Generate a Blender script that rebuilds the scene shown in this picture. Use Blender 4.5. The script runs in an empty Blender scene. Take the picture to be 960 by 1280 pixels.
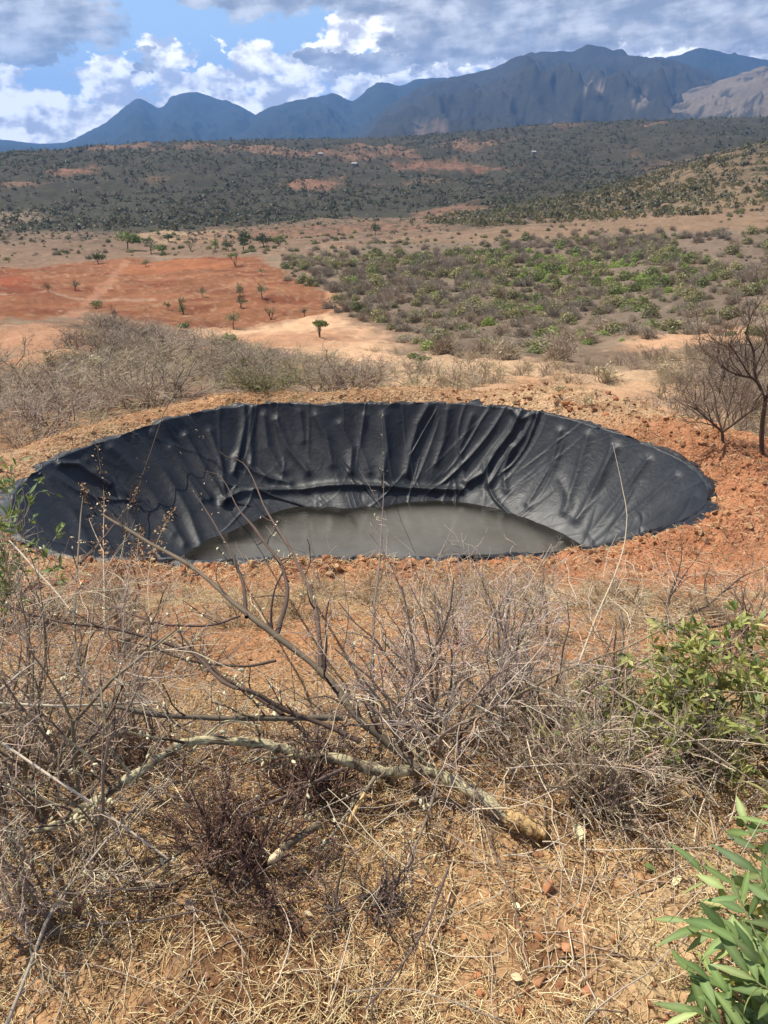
import bpy, math, random
import numpy as np
from mathutils import Vector

# ---------------------------------------------------------------- camera
PITCH = math.radians(26.0)
FPX = 961.0
EZ = 1.62
SC = bpy.context.scene
COL = SC.collection
cam_d = bpy.data.cameras.new("camera")
cam = bpy.data.objects.new("camera", cam_d)
COL.objects.link(cam)
cam.location = (0, 0, EZ)
cam.rotation_euler = (math.pi / 2 - PITCH, 0, 0)
cam_d.sensor_fit = 'AUTO'
cam_d.sensor_width = 36.0
cam_d.lens = 36.0 * FPX / 1280.0
cam_d.clip_start = 0.05
cam_d.clip_end = 40000
SC.camera = cam

# ---------------------------------------------------------------- light
SUN_AZ = math.radians(-62)      # clockwise from +Y (into the picture)
SUN_EL = math.radians(60)
sv = Vector((math.sin(SUN_AZ) * math.cos(SUN_EL), math.cos(SUN_AZ) * math.cos(SUN_EL), math.sin(SUN_EL)))
sun_d = bpy.data.lights.new("sun", 'SUN')
sun_d.energy = 4.7
sun_d.angle = math.radians(0.5)
sun_d.color = (1.0, 0.94, 0.82)
sun = bpy.data.objects.new("sun", sun_d)
COL.objects.link(sun)
sun.rotation_euler = sv.to_track_quat('Z', 'Y').to_euler()
SC.view_settings.view_transform = 'Standard'
SC.view_settings.look = 'None'
SC.view_settings.exposure = 0.46
SC.view_settings.gamma = 1.0
SC.view_settings.use_curve_mapping = False
SC.cycles.max_bounces = 6
SC.cycles.diffuse_bounces = 3
SC.cycles.glossy_bounces = 3
SC.cycles.volume_bounces = 0
SC.cycles.transparent_max_bounces = 8

S_, C_ = math.sin(PITCH), math.cos(PITCH)


def px_ray(px, py):
    """(a, s): sideways and downward slope per metre forward of a photo pixel."""
    x = (np.asarray(px, float) - 480) / FPX
    y = -(np.asarray(py, float) - 640) / FPX
    dy = C_ + y * S_
    return x / dy, (S_ - y * C_) / dy


def project(X, Y, Z):
    dz = Z - EZ
    dep = np.maximum(Y * C_ - dz * S_, 1e-3)
    up = Y * S_ + dz * C_
    return 480 + FPX * X / dep, 640 - FPX * up / dep


def sstep(a, b, x):
    t = np.clip((x - a) / (b - a), 0, 1)
    return t * t * (3 - 2 * t)


# ---------------------------------------------------------------- node helpers
class NT:
    def __init__(self, tree):
        self.t = tree

    def n(self, typ, **kw):
        nd = self.t.nodes.new(typ)
        for k, v in kw.items():
            setattr(nd, k, v)
        return nd

    def put(self, sock, v):
        if isinstance(v, bpy.types.NodeSocket):
            self.t.links.new(v, sock)
        elif v is not None:
            if sock.type in ('RGBA',) and hasattr(v, '__len__') and len(v) == 3:
                v = (*v, 1)
            sock.default_value = v

    def m(self, op, a, b=None, c=None, clamp=False):
        nd = self.n('ShaderNodeMath', operation=op, use_clamp=clamp)
        for i, v in enumerate((a, b, c)):
            self.put(nd.inputs[i], v)
        return nd.outputs[0]

    def vm(self, op, a, b=None, scale=None):
        nd = self.n('ShaderNodeVectorMath', operation=op)
        self.put(nd.inputs[0], a)
        if b is not None:
            self.put(nd.inputs[1], b)
        if scale is not None:
            self.put(nd.inputs['Scale'], scale)
        return nd.outputs['Value'] if op in ('LENGTH', 'DOT_PRODUCT', 'DISTANCE') else nd.outputs[0]

    def mix(self, f, a, b, mode='MIX'):
        nd = self.n('ShaderNodeMix', data_type='RGBA', blend_type=mode)
        nd.clamp_factor = True
        self.put(nd.inputs[0], f)
        self.put(nd.inputs[6], a)
        self.put(nd.inputs[7], b)
        return nd.outputs[2]

    def ramp(self, f, lo, hi, a=0.0, b=1.0, smooth=True):
        nd = self.n('ShaderNodeMapRange', interpolation_type='SMOOTHSTEP' if smooth else 'LINEAR')
        self.put(nd.inputs[0], f)
        for i, v in enumerate((lo, hi, a, b)):
            self.put(nd.inputs[i + 1], v)
        return nd.outputs[0]

    def noise(self, vec, scale, detail=4, rough=0.55, out=0, dist=0.0):
        nd = self.n('ShaderNodeTexNoise')
        self.put(nd.inputs['Vector'], vec)
        self.put(nd.inputs['Scale'], scale)
        nd.inputs['Detail'].default_value = detail
        nd.inputs['Roughness'].default_value = rough
        nd.inputs['Distortion'].default_value = dist
        return nd.outputs[out]

    def voro(self, vec, scale, detail=0.0, feature='F1', out='Distance', rough=0.5):
        nd = self.n('ShaderNodeTexVoronoi', feature=feature)
        self.put(nd.inputs['Vector'], vec)
        self.put(nd.inputs['Scale'], scale)
        if 'Detail' in nd.inputs:
            nd.inputs['Detail'].default_value = detail
            nd.inputs['Roughness'].default_value = rough
        return nd.outputs[out]


# ---------------------------------------------------------------- sky
world = bpy.data.worlds.new("World")
SC.world = world
world.use_nodes = True
world.cycles.sampling_method = 'MANUAL'
world.cycles.sample_map_resolution = 256
W = NT(world.node_tree)
world.node_tree.nodes.clear()
sky = W.n('ShaderNodeTexSky', sky_type='NISHITA')
sky.sun_disc = False
sky.sun_elevation = SUN_EL
sky.sun_rotation = SUN_AZ
sky.altitude = 900
sky.air_density = 1.0
sky.dust_density = 0.7
sky.ozone_density = 2.0
tc = W.n('ShaderNodeTexCoord')
DIR = tc.outputs['Generated']
sx = W.n('ShaderNodeSeparateXYZ')
W.put(sx.inputs[0], DIR)
AZ = W.m('MULTIPLY', W.m('ARCTAN2', sx.outputs[0], sx.outputs[1]), 57.2958)
EL = W.m('MULTIPLY', W.m('ARCSINE', sx.outputs[2]), 57.2958)
cmb = W.n('ShaderNodeCombineXYZ')
W.put(cmb.inputs[0], W.m('MULTIPLY', sx.outputs[0], 1.0))
W.put(cmb.inputs[1], sx.outputs[1])
W.put(cmb.inputs[2], W.m('MULTIPLY', sx.outputs[2], 1.5))
PW = cmb.outputs[0]
# gentle warp so cloud edges billow
w1 = W.noise(PW, 26, 5, 0.6, out=1)
w2 = W.noise(PW, 70, 4, 0.6, out=1)
ww = W.vm('ADD', W.vm('SCALE', W.vm('SUBTRACT', w1, (0.5, 0.5, 0.5)), scale=4.2),
          W.vm('SCALE', W.vm('SUBTRACT', w2, (0.5, 0.5, 0.5)), scale=1.7))
ws = W.n('ShaderNodeSeparateXYZ')
W.put(ws.inputs[0], ww)
AZw = W.m('ADD', AZ, ws.outputs[0])
ELw = W.m('ADD', EL, W.m('MULTIPLY', ws.outputs[1], 0.62))


def dirdeg(px, py):
    a, s = px_ray(px, py)
    return math.degrees(math.atan(a)), math.degrees(math.atan2(-s, math.hypot(1, a)))


def blobs(lst, az, el):
    acc = None
    for px, py, rx, ry in lst:
        A, E = dirdeg(px, py)
        ra = rx / 961.0 * 57.3 * 0.86
        re = ry / 961.0 * 57.3 * 0.86
        u = W.m('DIVIDE', W.m('SUBTRACT', az, A), ra)
        v = W.m('DIVIDE', W.m('SUBTRACT', el, E), re)
        r = W.m('ADD', W.m('MULTIPLY', u, u), W.m('MULTIPLY', v, v))
        b = W.m('SUBTRACT', 1.0, r)
        acc = b if acc is None else W.m('SMOOTH_MAX', acc, b, 0.25)
    return acc


puff = W.m('SUBTRACT', 1.0, W.voro(PW, 27, 3.0, 'SMOOTH_F1', rough=0.6))
CUM = [(208, 70, 44, 27), (170, 92, 60, 24), (130, 110, 60, 18), (230, 112, 70, 26), (330, 74, 50, 34), (290, 98, 50, 25), (440, 44, 42, 32), (400, 80, 70, 34),
       (272, 57, 13, 9), (50, 152, 100, 46), (-10, 112, 40, 28), (30, 135, 60, 26), (110, 140, 80, 26), (230, 150, 110, 34), (360, 118, 60, 26), (150, 150, 140, 36), (300, 140, 130, 38), (470, 105, 110, 52), (560, 72, 120, 46), (-120, 130, 90, 45),
       (700, 75, 160, 46), (880, 66, 180, 42), (1080, 66, 160, 46), (6, 98, 24, 14), (510, 25, 60, 40), (598, 4, 26, 12), (390, 66, 40, 20)]
# brightness from above: the same field a little higher, subtracted
cd = W.m('ADD', blobs(CUM, AZw, ELw), W.m('MULTIPLY', W.m('SUBTRACT', puff, 0.25), 1.25))
cum = W.ramp(cd, 0.0, 0.42)
upv = W.vm('ADD', PW, (-0.008, 0.0, 0.022))
puff2 = W.m('SUBTRACT', 1.0, W.voro(upv, 27, 3.0, 'SMOOTH_F1', rough=0.6))
big1 = W.noise(PW, 30, 5, 0.55)
big2 = W.noise(upv, 30, 5, 0.55)
lit = W.m('ADD', W.m('MULTIPLY', W.m('SUBTRACT', puff, puff2), 1.0), W.m('MULTIPLY', W.m('SUBTRACT', big1, big2), 2.6))
lit = W.ramp(W.m('SUBTRACT', lit, W.m('MULTIPLY', W.ramp(W.noise(PW, 17, 3, 0.5), 0.36, 0.62), 0.34)), -0.72, 0.26)
cumcol = W.mix(lit, (0.50, 0.51, 0.60), (1.30, 1.27, 1.22))
# flat grey cloud decks
GREY = [(30, 20, 125, 42), (-80, 30, 120, 60), (330, -22, 120, 40), (470, -18, 120, 38), (600, 20, 130, 34), (740, 22, 190, 38), (880, 18, 150, 36),
        (1050, 20, 160, 45), (560, 58, 90, 22), (36, 72, 26, 10), (180, 76, 13, 11), (395, 72, 26, 14), (640, 45, 120, 28), (470, 80, 80, 14)]
soft = W.noise(PW, 34, 5, 0.6)
gd = W.m('ADD', blobs(GREY, AZw, ELw), W.m('MULTIPLY', W.m('SUBTRACT', soft, 0.5), 1.1))
grey = W.ramp(gd, -0.05, 0.40)
streak = W.n('ShaderNodeCombineXYZ')
W.put(streak.inputs[0], W.m('ADD', W.m('MULTIPLY', AZ, 0.16), W.m('MULTIPLY', EL, -0.25)))
W.put(streak.inputs[1], W.m('MULTIPLY', EL, 0.55))
sn = W.m('ADD', W.m('MULTIPLY', W.noise(streak.outputs[0], 1.7, 5, 0.5), 0.5), W.m('MULTIPLY', big1, 0.5))
gcol = W.mix(W.ramp(sn, 0.40, 0.66), (0.225, 0.245, 0.30), (0.60, 0.62, 0.67))
# scattered clouds over the rest of the sky, outside the picture
rest = W.ramp(W.noise(PW, 3.2, 6, 0.6), 0.47, 0.62)
rest = W.m('MULTIPLY', rest, W.ramp(EL, 9.0, 16.0))
skyc = W.mix(1.0, sky.outputs[0], (0.96, 1.0, 1.08), 'MULTIPLY')
skyb = W.vm('SCALE', skyc, scale=0.085)
thin = W.m('MULTIPLY', W.ramp(EL, 6.0, 0.5), 0.22)
skyb = W.mix(W.ramp(EL, 11.0, 3.0), skyb, (0.34, 0.50, 0.76))
skyb = W.mix(thin, skyb, (0.62, 0.72, 0.86))
far_c = W.mix(W.m('MULTIPLY', rest, 0.85), skyb, (0.62, 0.64, 0.70))
c = W.mix(cum, skyb, cumcol)
c = W.mix(W.m('MULTIPLY', grey, 0.93), c, gcol)
bg = W.n('ShaderNodeBackground')
W.put(bg.inputs[0], far_c)
bg2 = W.n('ShaderNodeBackground')
W.put(bg2.inputs[0], c)
bg2.inputs[1].default_value = 1.12
# the low clouds over the mountains are only worked out where they stand
low = W.m('MULTIPLY', W.ramp(EL, 13.0, 8.5), W.ramp(W.m('ABSOLUTE', AZ), 60.0, 50.0))
low = W.m('MULTIPLY', low, W.m('GREATER_THAN', EL, -3.0))
ms = W.n('ShaderNodeMixShader')
W.put(ms.inputs[0], low)
W.put(ms.inputs[1], bg.outputs[0])
W.put(ms.inputs[2], bg2.outputs[0])
wo = W.n('ShaderNodeOutputWorld')
W.put(wo.inputs[0], ms.outputs[0])

# ---------------------------------------------------------------- numpy noise
RS = np.random.RandomState(7)
_perm = RS.permutation(512)
_perm = np.concatenate([_perm, _perm, _perm])
_g2 = RS.randn(512, 2)
_g2 /= np.linalg.norm(_g2, axis=1)[:, None]


def perlin(x, y, seed=0):
    x = np.asarray(x, float) + seed * 17.31
    y = np.asarray(y, float) - seed * 9.77
    xi = np.floor(x).astype(int)
    yi = np.floor(y).astype(int)
    xf, yf = x - xi, y - yi
    u = xf * xf * xf * (xf * (xf * 6 - 15) + 10)
    v = yf * yf * yf * (yf * (yf * 6 - 15) + 10)

    def g(ix, iy, fx, fy):
        h = _perm[(_perm[ix & 511] + iy) & 511]
        return _g2[h, 0] * fx + _g2[h, 1] * fy
    a = g(xi, yi, xf, yf)
    b = g(xi + 1, yi, xf - 1, yf)
    c_ = g(xi, yi + 1, xf, yf - 1)
    d = g(xi + 1, yi + 1, xf - 1, yf - 1)
    return (a + u * (b - a) + v * ((c_ + u * (d - c_)) - (a + u * (b - a)))) * 1.5


def fbm(x, y, oct_=4, seed=0, gain=0.5, ridged=False):
    s, amp, f = 0.0, 1.0, 1.0
    for o in range(oct_):
        p = perlin(x * f, y * f, seed + o * 3)
        s = s + amp * ((1 - 2 * np.abs(p)) if ridged else p)
        amp *= gain
        f *= 2.03
    return s


# ---------------------------------------------------------------- mesh helpers
def mesh_np(name, V, Q=None, T=None, col=None, smooth=False):
    me = bpy.data.meshes.new(name)
    V = np.ascontiguousarray(V, dtype=np.float32)
    nq = 0 if Q is None else len(Q)
    nt = 0 if T is None else len(T)
    me.vertices.add(len(V))
    me.vertices.foreach_set('co', V.ravel())
    loops = []
    if nq:
        loops.append(np.asarray(Q, np.int32).ravel())
    if nt:
        loops.append(np.asarray(T, np.int32).ravel())
    L = np.concatenate(loops)
    me.loops.add(len(L))
    me.loops.foreach_set('vertex_index', L)
    me.polygons.add(nq + nt)
    st = np.concatenate([np.arange(nq) * 4, nq * 4 + np.arange(nt) * 3]).astype(np.int32)
    me.polygons.foreach_set('loop_start', st)
    if smooth:
        me.polygons.foreach_set('use_smooth', np.ones(nq + nt, dtype=bool))
    me.update(calc_edges=True)
    if col is not None:
        c4 = np.ones((len(V), 4), np.float32)
        c4[:, :3] = col
        at = me.color_attributes.new('Col', 'FLOAT_COLOR', 'POINT')
        at.data.foreach_set('color', c4.ravel())
    return me


def link(name, me, mat=None, parent=None):
    o = bpy.data.objects.new(name, me)
    COL.objects.link(o)
    if mat is not None and me is not None and len(me.materials) == 0:
        me.materials.append(mat)
    if parent is not None:
        o.parent = parent
    return o


def tag(o, label, cat, group=None, kind=None):
    o['label'] = label
    o['category'] = cat
    if group:
        o['group'] = group
    if kind:
        o['kind'] = kind
    return o


def empty(name, loc, label, cat, group=None):
    o = bpy.data.objects.new(name, None)
    COL.objects.link(o)
    o.location = loc
    o.empty_display_size = 0.1
    return tag(o, label, cat, group)


def setting(o, label=None):
    o['kind'] = 'structure'
    if label:
        o['label'] = label
    return o


def grid_quads(n, m, wrap=False):
    """quads of an n x m vertex grid (row major); wrap closes the second axis."""
    i = np.arange(n - 1)[:, None]
    mm = m if wrap else m - 1
    j = np.arange(mm)[None, :]
    j2 = (j + 1) % m
    return np.stack([i * m + j, i * m + j2, (i + 1) * m + j2, (i + 1) * m + j], -1).reshape(-1, 4)


def mat_new(name):
    m = bpy.data.materials.new(name)
    m.use_nodes = True
    t = NT(m.node_tree)
    bs = m.node_tree.nodes['Principled BSDF']
    return m, t, bs


# ---------------------------------------------------------------- the lie of the land
ROWY = np.array([10, 12, 16, 20, 30, 40, 60, 90, 130, 180, 220, 280, 350, 420, 500, 640, 780, 950, 1150, 1400, 2000, 4000, 8000], float)
COLA = np.array([-0.95, -0.48, -0.24, 0.0, 0.24, 0.48, 0.95])
T0 = [548, 515, 480, 452, 408, 408, 412, 408, 370, 340, 322, 308, 300, 285, 265, 222, 205, 202, 202, 202, 203, 200, 197]
T1 = [530, 505, 478, 462, 430, 430, 430, 410, 368, 333, 318, 306, 294, 283, 268, 232, 205, 190, 186, 186, 192, 196, 197]
T2 = [535, 502, 488, 478, 462, 448, 425, 400, 362, 325, 308, 298, 287, 278, 268, 240, 218, 195, 182, 180, 190, 195, 197]
T3 = [540, 512, 490, 478, 460, 445, 420, 385, 350, 318, 298, 280, 262, 250, 248, 235, 212, 180, 162, 162, 185, 195, 197]
T4 = [560, 545, 510, 480, 450, 432, 405, 368, 330, 300, 278, 245, 212, 184, 188, 200, 192, 170, 156, 160, 185, 195, 197]
TAB = np.array([T0, T0, T1, T2, T3, T4, T4], float).T      # rows x cols


def pchip(x, y, xn):
    """monotone cubic along axis 0"""
    h = np.diff(x)[:, None]
    d = np.diff(y, axis=0) / h
    m = np.zeros_like(y)
    m[0], m[-1] = d[0], d[-1]
    w1_, w2_ = 2 * h[1:] + h[:-1], h[1:] + 2 * h[:-1]
    same = d[:-1] * d[1:] > 0
    with np.errstate(divide='ignore', invalid='ignore'):
        hm = (w1_ + w2_) / (w1_ / d[:-1] + w2_ / d[1:])
    m[1:-1] = np.where(same, hm, 0)
    k = np.clip(np.searchsorted(x, xn) - 1, 0, len(x) - 2)
    t = ((xn - x[k]) / h[k, 0])[:, None]
    hh = h[k]
    return ((2 * t**3 - 3 * t**2 + 1) * y[k] + (t**3 - 2 * t**2 + t) * hh * m[k]
            + (-2 * t**3 + 3 * t**2) * y[k + 1] + (t**3 - t**2) * hh * m[k + 1])


LGY = np.linspace(math.log(10), math.log(8000), 500)
GA = np.linspace(-0.95, 0.95, 121)
FT = pchip(np.log(ROWY), px_ray(480, TAB)[1], LGY)
FT = pchip(COLA, FT.T.copy(), GA).T


def lookup(a, Y):
    u = np.clip((np.log(np.maximum(Y, 10.0)) - LGY[0]) / (LGY[1] - LGY[0]), 0, 498.999)
    v = np.clip((a - GA[0]) / (GA[1] - GA[0]), 0, 119.999)
    i, j = u.astype(int), v.astype(int)
    fu, fv = u - i, v - j
    return (FT[i, j] * (1 - fu) * (1 - fv) + FT[i + 1, j] * fu * (1 - fv) + FT[i, j + 1] * (1 - fu) * fv + FT[i + 1, j + 1] * fu * fv)


# pond rim, measured on its plane
RIMH = 3.2
RIMZ = EZ - RIMH
_rim_px = [(300, 513), (400, 512), (480, 511), (560, 510), (640, 516), (700, 527), (760, 544), (820, 566), (862, 588), (883, 614), (880, 640), (850, 659),
           (800, 675), (740, 690), (650, 699), (560, 702), (480, 703), (400, 703), (300, 704), (200, 705), (110, 703), (50, 693), (18, 666), (14, 640), (30, 609),
           (75, 578), (140, 555), (210, 532), (260, 519)]
_ra, _rs = px_ray([p[0] for p in _rim_px], [p[1] for p in _rim_px])
_ry = RIMH / _rs
RIM = np.stack([_ra * _ry, _ry], 1)
PC = np.array([-0.1, 7.75])
_th = np.arctan2(RIM[:, 1] - PC[1], RIM[:, 0] - PC[0])
_rr = np.hypot(RIM[:, 0] - PC[0], RIM[:, 1] - PC[1])
_o = np.argsort(_th)
_th, _rr = _th[_o], _rr[_o]
_tt = np.linspace(-math.pi, math.pi, 721)
_rv = np.interp(_tt, np.r_[_th - 2 * math.pi, _th, _th + 2 * math.pi], np.r_[_rr, _rr, _rr])
_k = np.exp(-np.linspace(-2, 2, 25)**2)
_k /= _k.sum()
_rv = np.convolve(np.r_[_rv[-13:-1], _rv, _rv[1:13]], _k, 'valid')


def rim_r(th):
    return np.interp(th, _tt, _rv)


def wall_w(th):
    """plan width over which the pond wall falls one metre, by direction"""
    return 1.12 - 0.12 * np.cos(th) - 0.20 * np.sin(th) + 0.24 * np.clip(-np.cos(th), 0, 1)**2


def rim_dist(X, Y):
    """rough signed distance outside the rim"""
    dx, dy = X - PC[0], Y - PC[1]
    r = np.hypot(dx, dy)
    th = np.arctan2(dy, dx)
    R = rim_r(th)
    e = 1e-2
    dR = (rim_r(np.clip(th + e, -math.pi, math.pi)) - rim_r(np.clip(th - e, -math.pi, math.pi))) / (2 * e)
    c = 1 / np.sqrt(1 + (dR / np.maximum(R, .1))**2)
    return (r - R) * c, th, R, r


def wall_depth(e, th):
    """depth below the rim at plan distance e inside it"""
    u = np.maximum(e, 0) / wall_w(th)
    d = 1.02 * u + 0.13 * np.sin(np.clip(u, 0, 1) * math.pi)
    return np.where(d < 1.05, d, 1.05 + 0.3 * (1 - np.exp(-(d - 1.05) / 0.3)))


NH = np.array([[-8, 1.45], [0, 1.55], [1.0, 1.58], [1.5, 1.64], [2, 1.76], [3, 2.12], [4, 2.58], [4.7, 2.93], [5.3, 3.12], [6, 3.22], [8, 3.42], [10, 3.62], [12, 3.85]])


def ground_z(X, Y, micro=True):
    X, Y = np.asarray(X, float), np.asarray(Y, float)
    a = X / np.maximum(Y, 2.0)
    hf = lookup(a, Y) * np.maximum(Y, 10)
    hn = np.interp(Y, NH[:, 0], NH[:, 1]) + 0.02 * np.clip(X - 3.6, 0, 3) * np.clip(Y - 4, 0, 6)
    h = hn + (hf - hn) * sstep(8.5, 14.0, Y)
    d, th, R, r = rim_dist(X, Y)
    front = sstep(6.3, 5.2, Y)
    slim = np.maximum(sstep(8.0, 9.2, Y) * sstep(2.5, 1.2, X), sstep(-0.5, -2.0, X) * sstep(6.2, 7.0, Y))
    plat = 1 - sstep(0.9 - 0.8 * front - 0.35 * slim, 2.6 - 1.7 * front - 1.2 * slim, d)
    h = h + (RIMH - h) * plat
    z = EZ - h
    flat = z
    wob = 1 + 0.55 * fbm(th * 5, r * 0 + 3.3, 3, 5)
    z = z + (0.15 * (1 - 0.5 * slim) * np.exp(-((d - 0.40) / 0.30)**2) + 0.10 * np.exp(-((d - 1.0) / 0.5)**2) * sstep(0.0, 1.0, X / 3)) * wob * (d < 4) + 0.035 * np.exp(-((d - 0.28) / 0.28)**2) * sstep(6.6, 5.6, Y) * (d > -0.3)
    if micro:
        far = sstep(120, 600, Y)
        z = z + fbm(X * 0.011, Y * 0.011, 5, 21, 0.5, True) * 5.0 * far * np.clip(Y / 700, 0.3, 1.2)
        z = z + fbm(X * 0.07, Y * 0.07, 4, 31) * 0.75 * sstep(18, 60, Y)
        z = z + fbm(X * 0.6, Y * 0.6, 4, 41) * (0.05 + 0.12 * sstep(10, 25, Y))
        lump = sstep(-0.2, 0.1, d) * (1 - sstep(1.3, 2.4, d)) * sstep(4.6, 5.4, Y) + 0.35 * sstep(6, 1, Y)
        z = z + (np.abs(fbm(X * 3.1, Y * 3.1, 4, 51, 0.6)) * 0.058 - 0.012) * np.clip(lump * (1 - 0.6 * slim), 0, 1)
    lip = sstep(0.03, 0.26, d + 0.13 * fbm(th * 9, th * 0 + 2.2, 4, 57))
    z = np.where((d < 0.4) & (Y > 5), np.minimum(flat, RIMZ) + 0.02 + (z - np.minimum(flat, RIMZ) - 0.02) * lip, z)
    pit = RIMZ - wall_depth(-d * 1.02 - 0.05, th) - 0.32 * sstep(0.0, 0.12, -d) - 0.06
    ins = d < -0.01
    return np.where(ins, np.minimum(z, pit), z)


def ground_hit(px, py, zoff=0.0, y0=1.0):
    """where the line of sight of a photo pixel first meets the land"""
    a, s = px_ray(px, py)
    Y = np.exp(np.linspace(math.log(y0), math.log(5000), 2600))
    X = a * Y
    zr = EZ - s * Y
    g = ground_z(X, Y) + zoff
    k = np.nonzero(zr < g)[0]
    k = k[0] if len(k) else len(Y) - 1
    return float(X[k]), float(Y[k]), float(g[k] - zoff)


def inpoly(x, y, poly):
    p = np.asarray(poly, float)
    ins = np.zeros(np.shape(x), bool)
    for i in range(len(p)):
        (x1, y1), (x2, y2) = p[i], p[(i + 1) % len(p)]
        c_ = ((y1 > y) != (y2 > y))
        ins ^= c_ & (x < (x2 - x1) * (y - y1) / (y2 - y1 + 1e-12) + x1)
    return ins


def polydist(x, y, poly, closed=True):
    p = np.asarray(poly, float)
    best = np.full(np.shape(x), 1e9)
    n = len(p)
    for i in range(n if closed else n - 1):
        a_, b_ = p[i], p[(i + 1) % n]
        ab = b_ - a_
        t = np.clip(((x - a_[0]) * ab[0] + (y - a_[1]) * ab[1]) / (ab @ ab + 1e-12), 0, 1)
        best = np.minimum(best, np.hypot(x - a_[0] - t * ab[0], y - a_[1] - t * ab[1]))
    return best


def sdf(x, y, poly):
    return np.where(inpoly(x, y, poly), -1, 1) * polydist(x, y, poly)
# ---------------------------------------------------------------- ground sheet
def world_poly(pts, far=False):
    return np.array([ground_hit(x, y)[:2] for x, y in pts])


rl = [3.0]
while rl[-1] < 9800:
    r_ = rl[-1]
    rl.append(r_ * (1.0055 if r_ < 16 else 1.009 if r_ < 60 else 1.0085 if r_ < 1800 else 1.03))
rl = np.array(rl)
ang = np.radians(np.linspace(-62, 62, 1060))
GR, GT = np.meshgrid(rl, ang, indexing='ij')
GX, GY = GR * np.sin(GT), GR * np.cos(GT) - 4.0
GZ = ground_z(GX, GY)
gx, gy = GX.ravel(), GY.ravel()
n1 = fbm(gx * 0.02, gy * 0.02, 4, 61)
n2 = fbm(gx * 0.11, gy * 0.11, 4, 62)
n3 = fbm(gx * 0.9, gy * 0.9, 4, 63)
n4 = fbm(gx * 0.004, gy * 0.004, 4, 64)


def lay(colr, f):
    global GC
    f = np.clip(f, 0, 1)[:, None]
    GC = GC * (1 - f) + np.array(colr)[None, :] * f


GC = np.zeros((len(gx), 3)) + np.array((0.234, 0.152, 0.094))
# scrub valley: pinkish sandy soil, grey-brown litter
lay((0.200, 0.148, 0.108), sstep(-0.35, 0.4, n2 + 0.3 * n1) * 0.75)
lay((0.272, 0.140, 0.076), sstep(0.05, 0.5, n3 * 0.5 + n1) * 0.6)
lay((0.320, 0.228, 0.140), sstep(0.15, 0.6, n2 - n3 * 0.4) * 0.5)
# far hills: dry grey soil under the bush, darkened to stand for cloud shadow
farw = sstep(240, 420, gy + 60 * n1)
lay((0.056, 0.049, 0.033), farw)
lay((0.055, 0.053, 0.032), farw * sstep(-0.2, 0.35, fbm(gx * 0.03, gy * 0.03, 4, 66)) * 0.7)
lay((0.24, 0.135, 0.085), farw * sstep(0.35, 0.75, n4 + 0.4 * n1) * 0.8)


def zone(pts, colr, soft=4.0, amt=1.0, rag=0.5):
    p = world_poly(pts)
    x0, y0 = p.min(0) - 60
    x1, y1 = p.max(0) + 60
    k = np.nonzero((gx > x0) & (gx < x1) & (gy > y0) & (gy < y1))[0]
    d = sdf(gx[k], gy[k], p) + soft * rag * 2 * (n2[k] + 0.5 * n3[k])
    f = np.zeros(len(gx))
    f[k] = sstep(soft, -soft, d) * amt
    lay(colr, f)


def streak_line(pts, colr, w, amt=1.0, rag=0.6):
    p = world_poly(pts)
    x0, y0 = p.min(0) - 30
    x1, y1 = p.max(0) + 30
    k = np.nonzero((gx > x0) & (gx < x1) & (gy > y0) & (gy < y1))[0]
    d = polydist(gx[k], gy[k], p, False) + w * rag * (n2[k] + n3[k])
    f = np.zeros(len(gx))
    f[k] = sstep(w, w * 0.35, d) * amt
    lay(colr, f)


zone([(0, 288), (150, 292), (300, 284), (440, 272), (600, 262), (560, 285), (430, 302), (340, 318), (150, 322), (0, 335)], (0.199, 0.129, 0.082), 8, 0.9)
zone([(140, 296), (210, 288), (300, 290), (270, 302), (200, 306)], (0.375, 0.255, 0.150), 5, 0.9)
zone([(180, 296), (480, 276), (560, 285), (440, 292), (240, 304)], (0.240, 0.124, 0.072), 6, 0.6)
zone([(330, 320), (480, 301), (700, 277), (960, 256), (960, 288), (720, 300), (560, 318), (420, 326)], (0.227, 0.148, 0.090), 6, 0.95)
zone([(820, 300), (960, 292), (960, 340), (860, 330)], (0.250, 0.148, 0.090), 5, 0.8)
zone([(700, 262), (780, 226), (850, 205), (960, 190), (960, 262)], (0.203, 0.139, 0.079), 14, 0.8)
zone([(490, 206), (560, 202), (640, 210), (600, 218), (500, 214)], (0.256, 0.128, 0.080), 10, 0.8)
zone([(70, 212), (110, 210), (112, 218), (76, 220)], (0.32, 0.15, 0.09), 10, 0.8)
zone([(355, 232), (420, 222), (430, 230), (370, 237)], (0.255, 0.128, 0.075), 8, 0.9)
zone([(510, 268), (590, 252), (605, 260), (540, 275)], (0.272, 0.136, 0.084), 6, 0.6)
zone([(0, 268), (40, 262), (60, 275), (0, 285)], (0.36, 0.25, 0.16), 6, 0.6)
zone([(345, 322), (480, 303), (620, 300), (760, 292), (960, 290), (1060, 290), (1060, 430), (960, 420), (860, 410), (790, 430), (700, 450), (600, 448), (540, 436), (470, 410), (425, 386), (412, 362), (365, 342)], (0.164, 0.127, 0.092), 8, 0.75)
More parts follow.
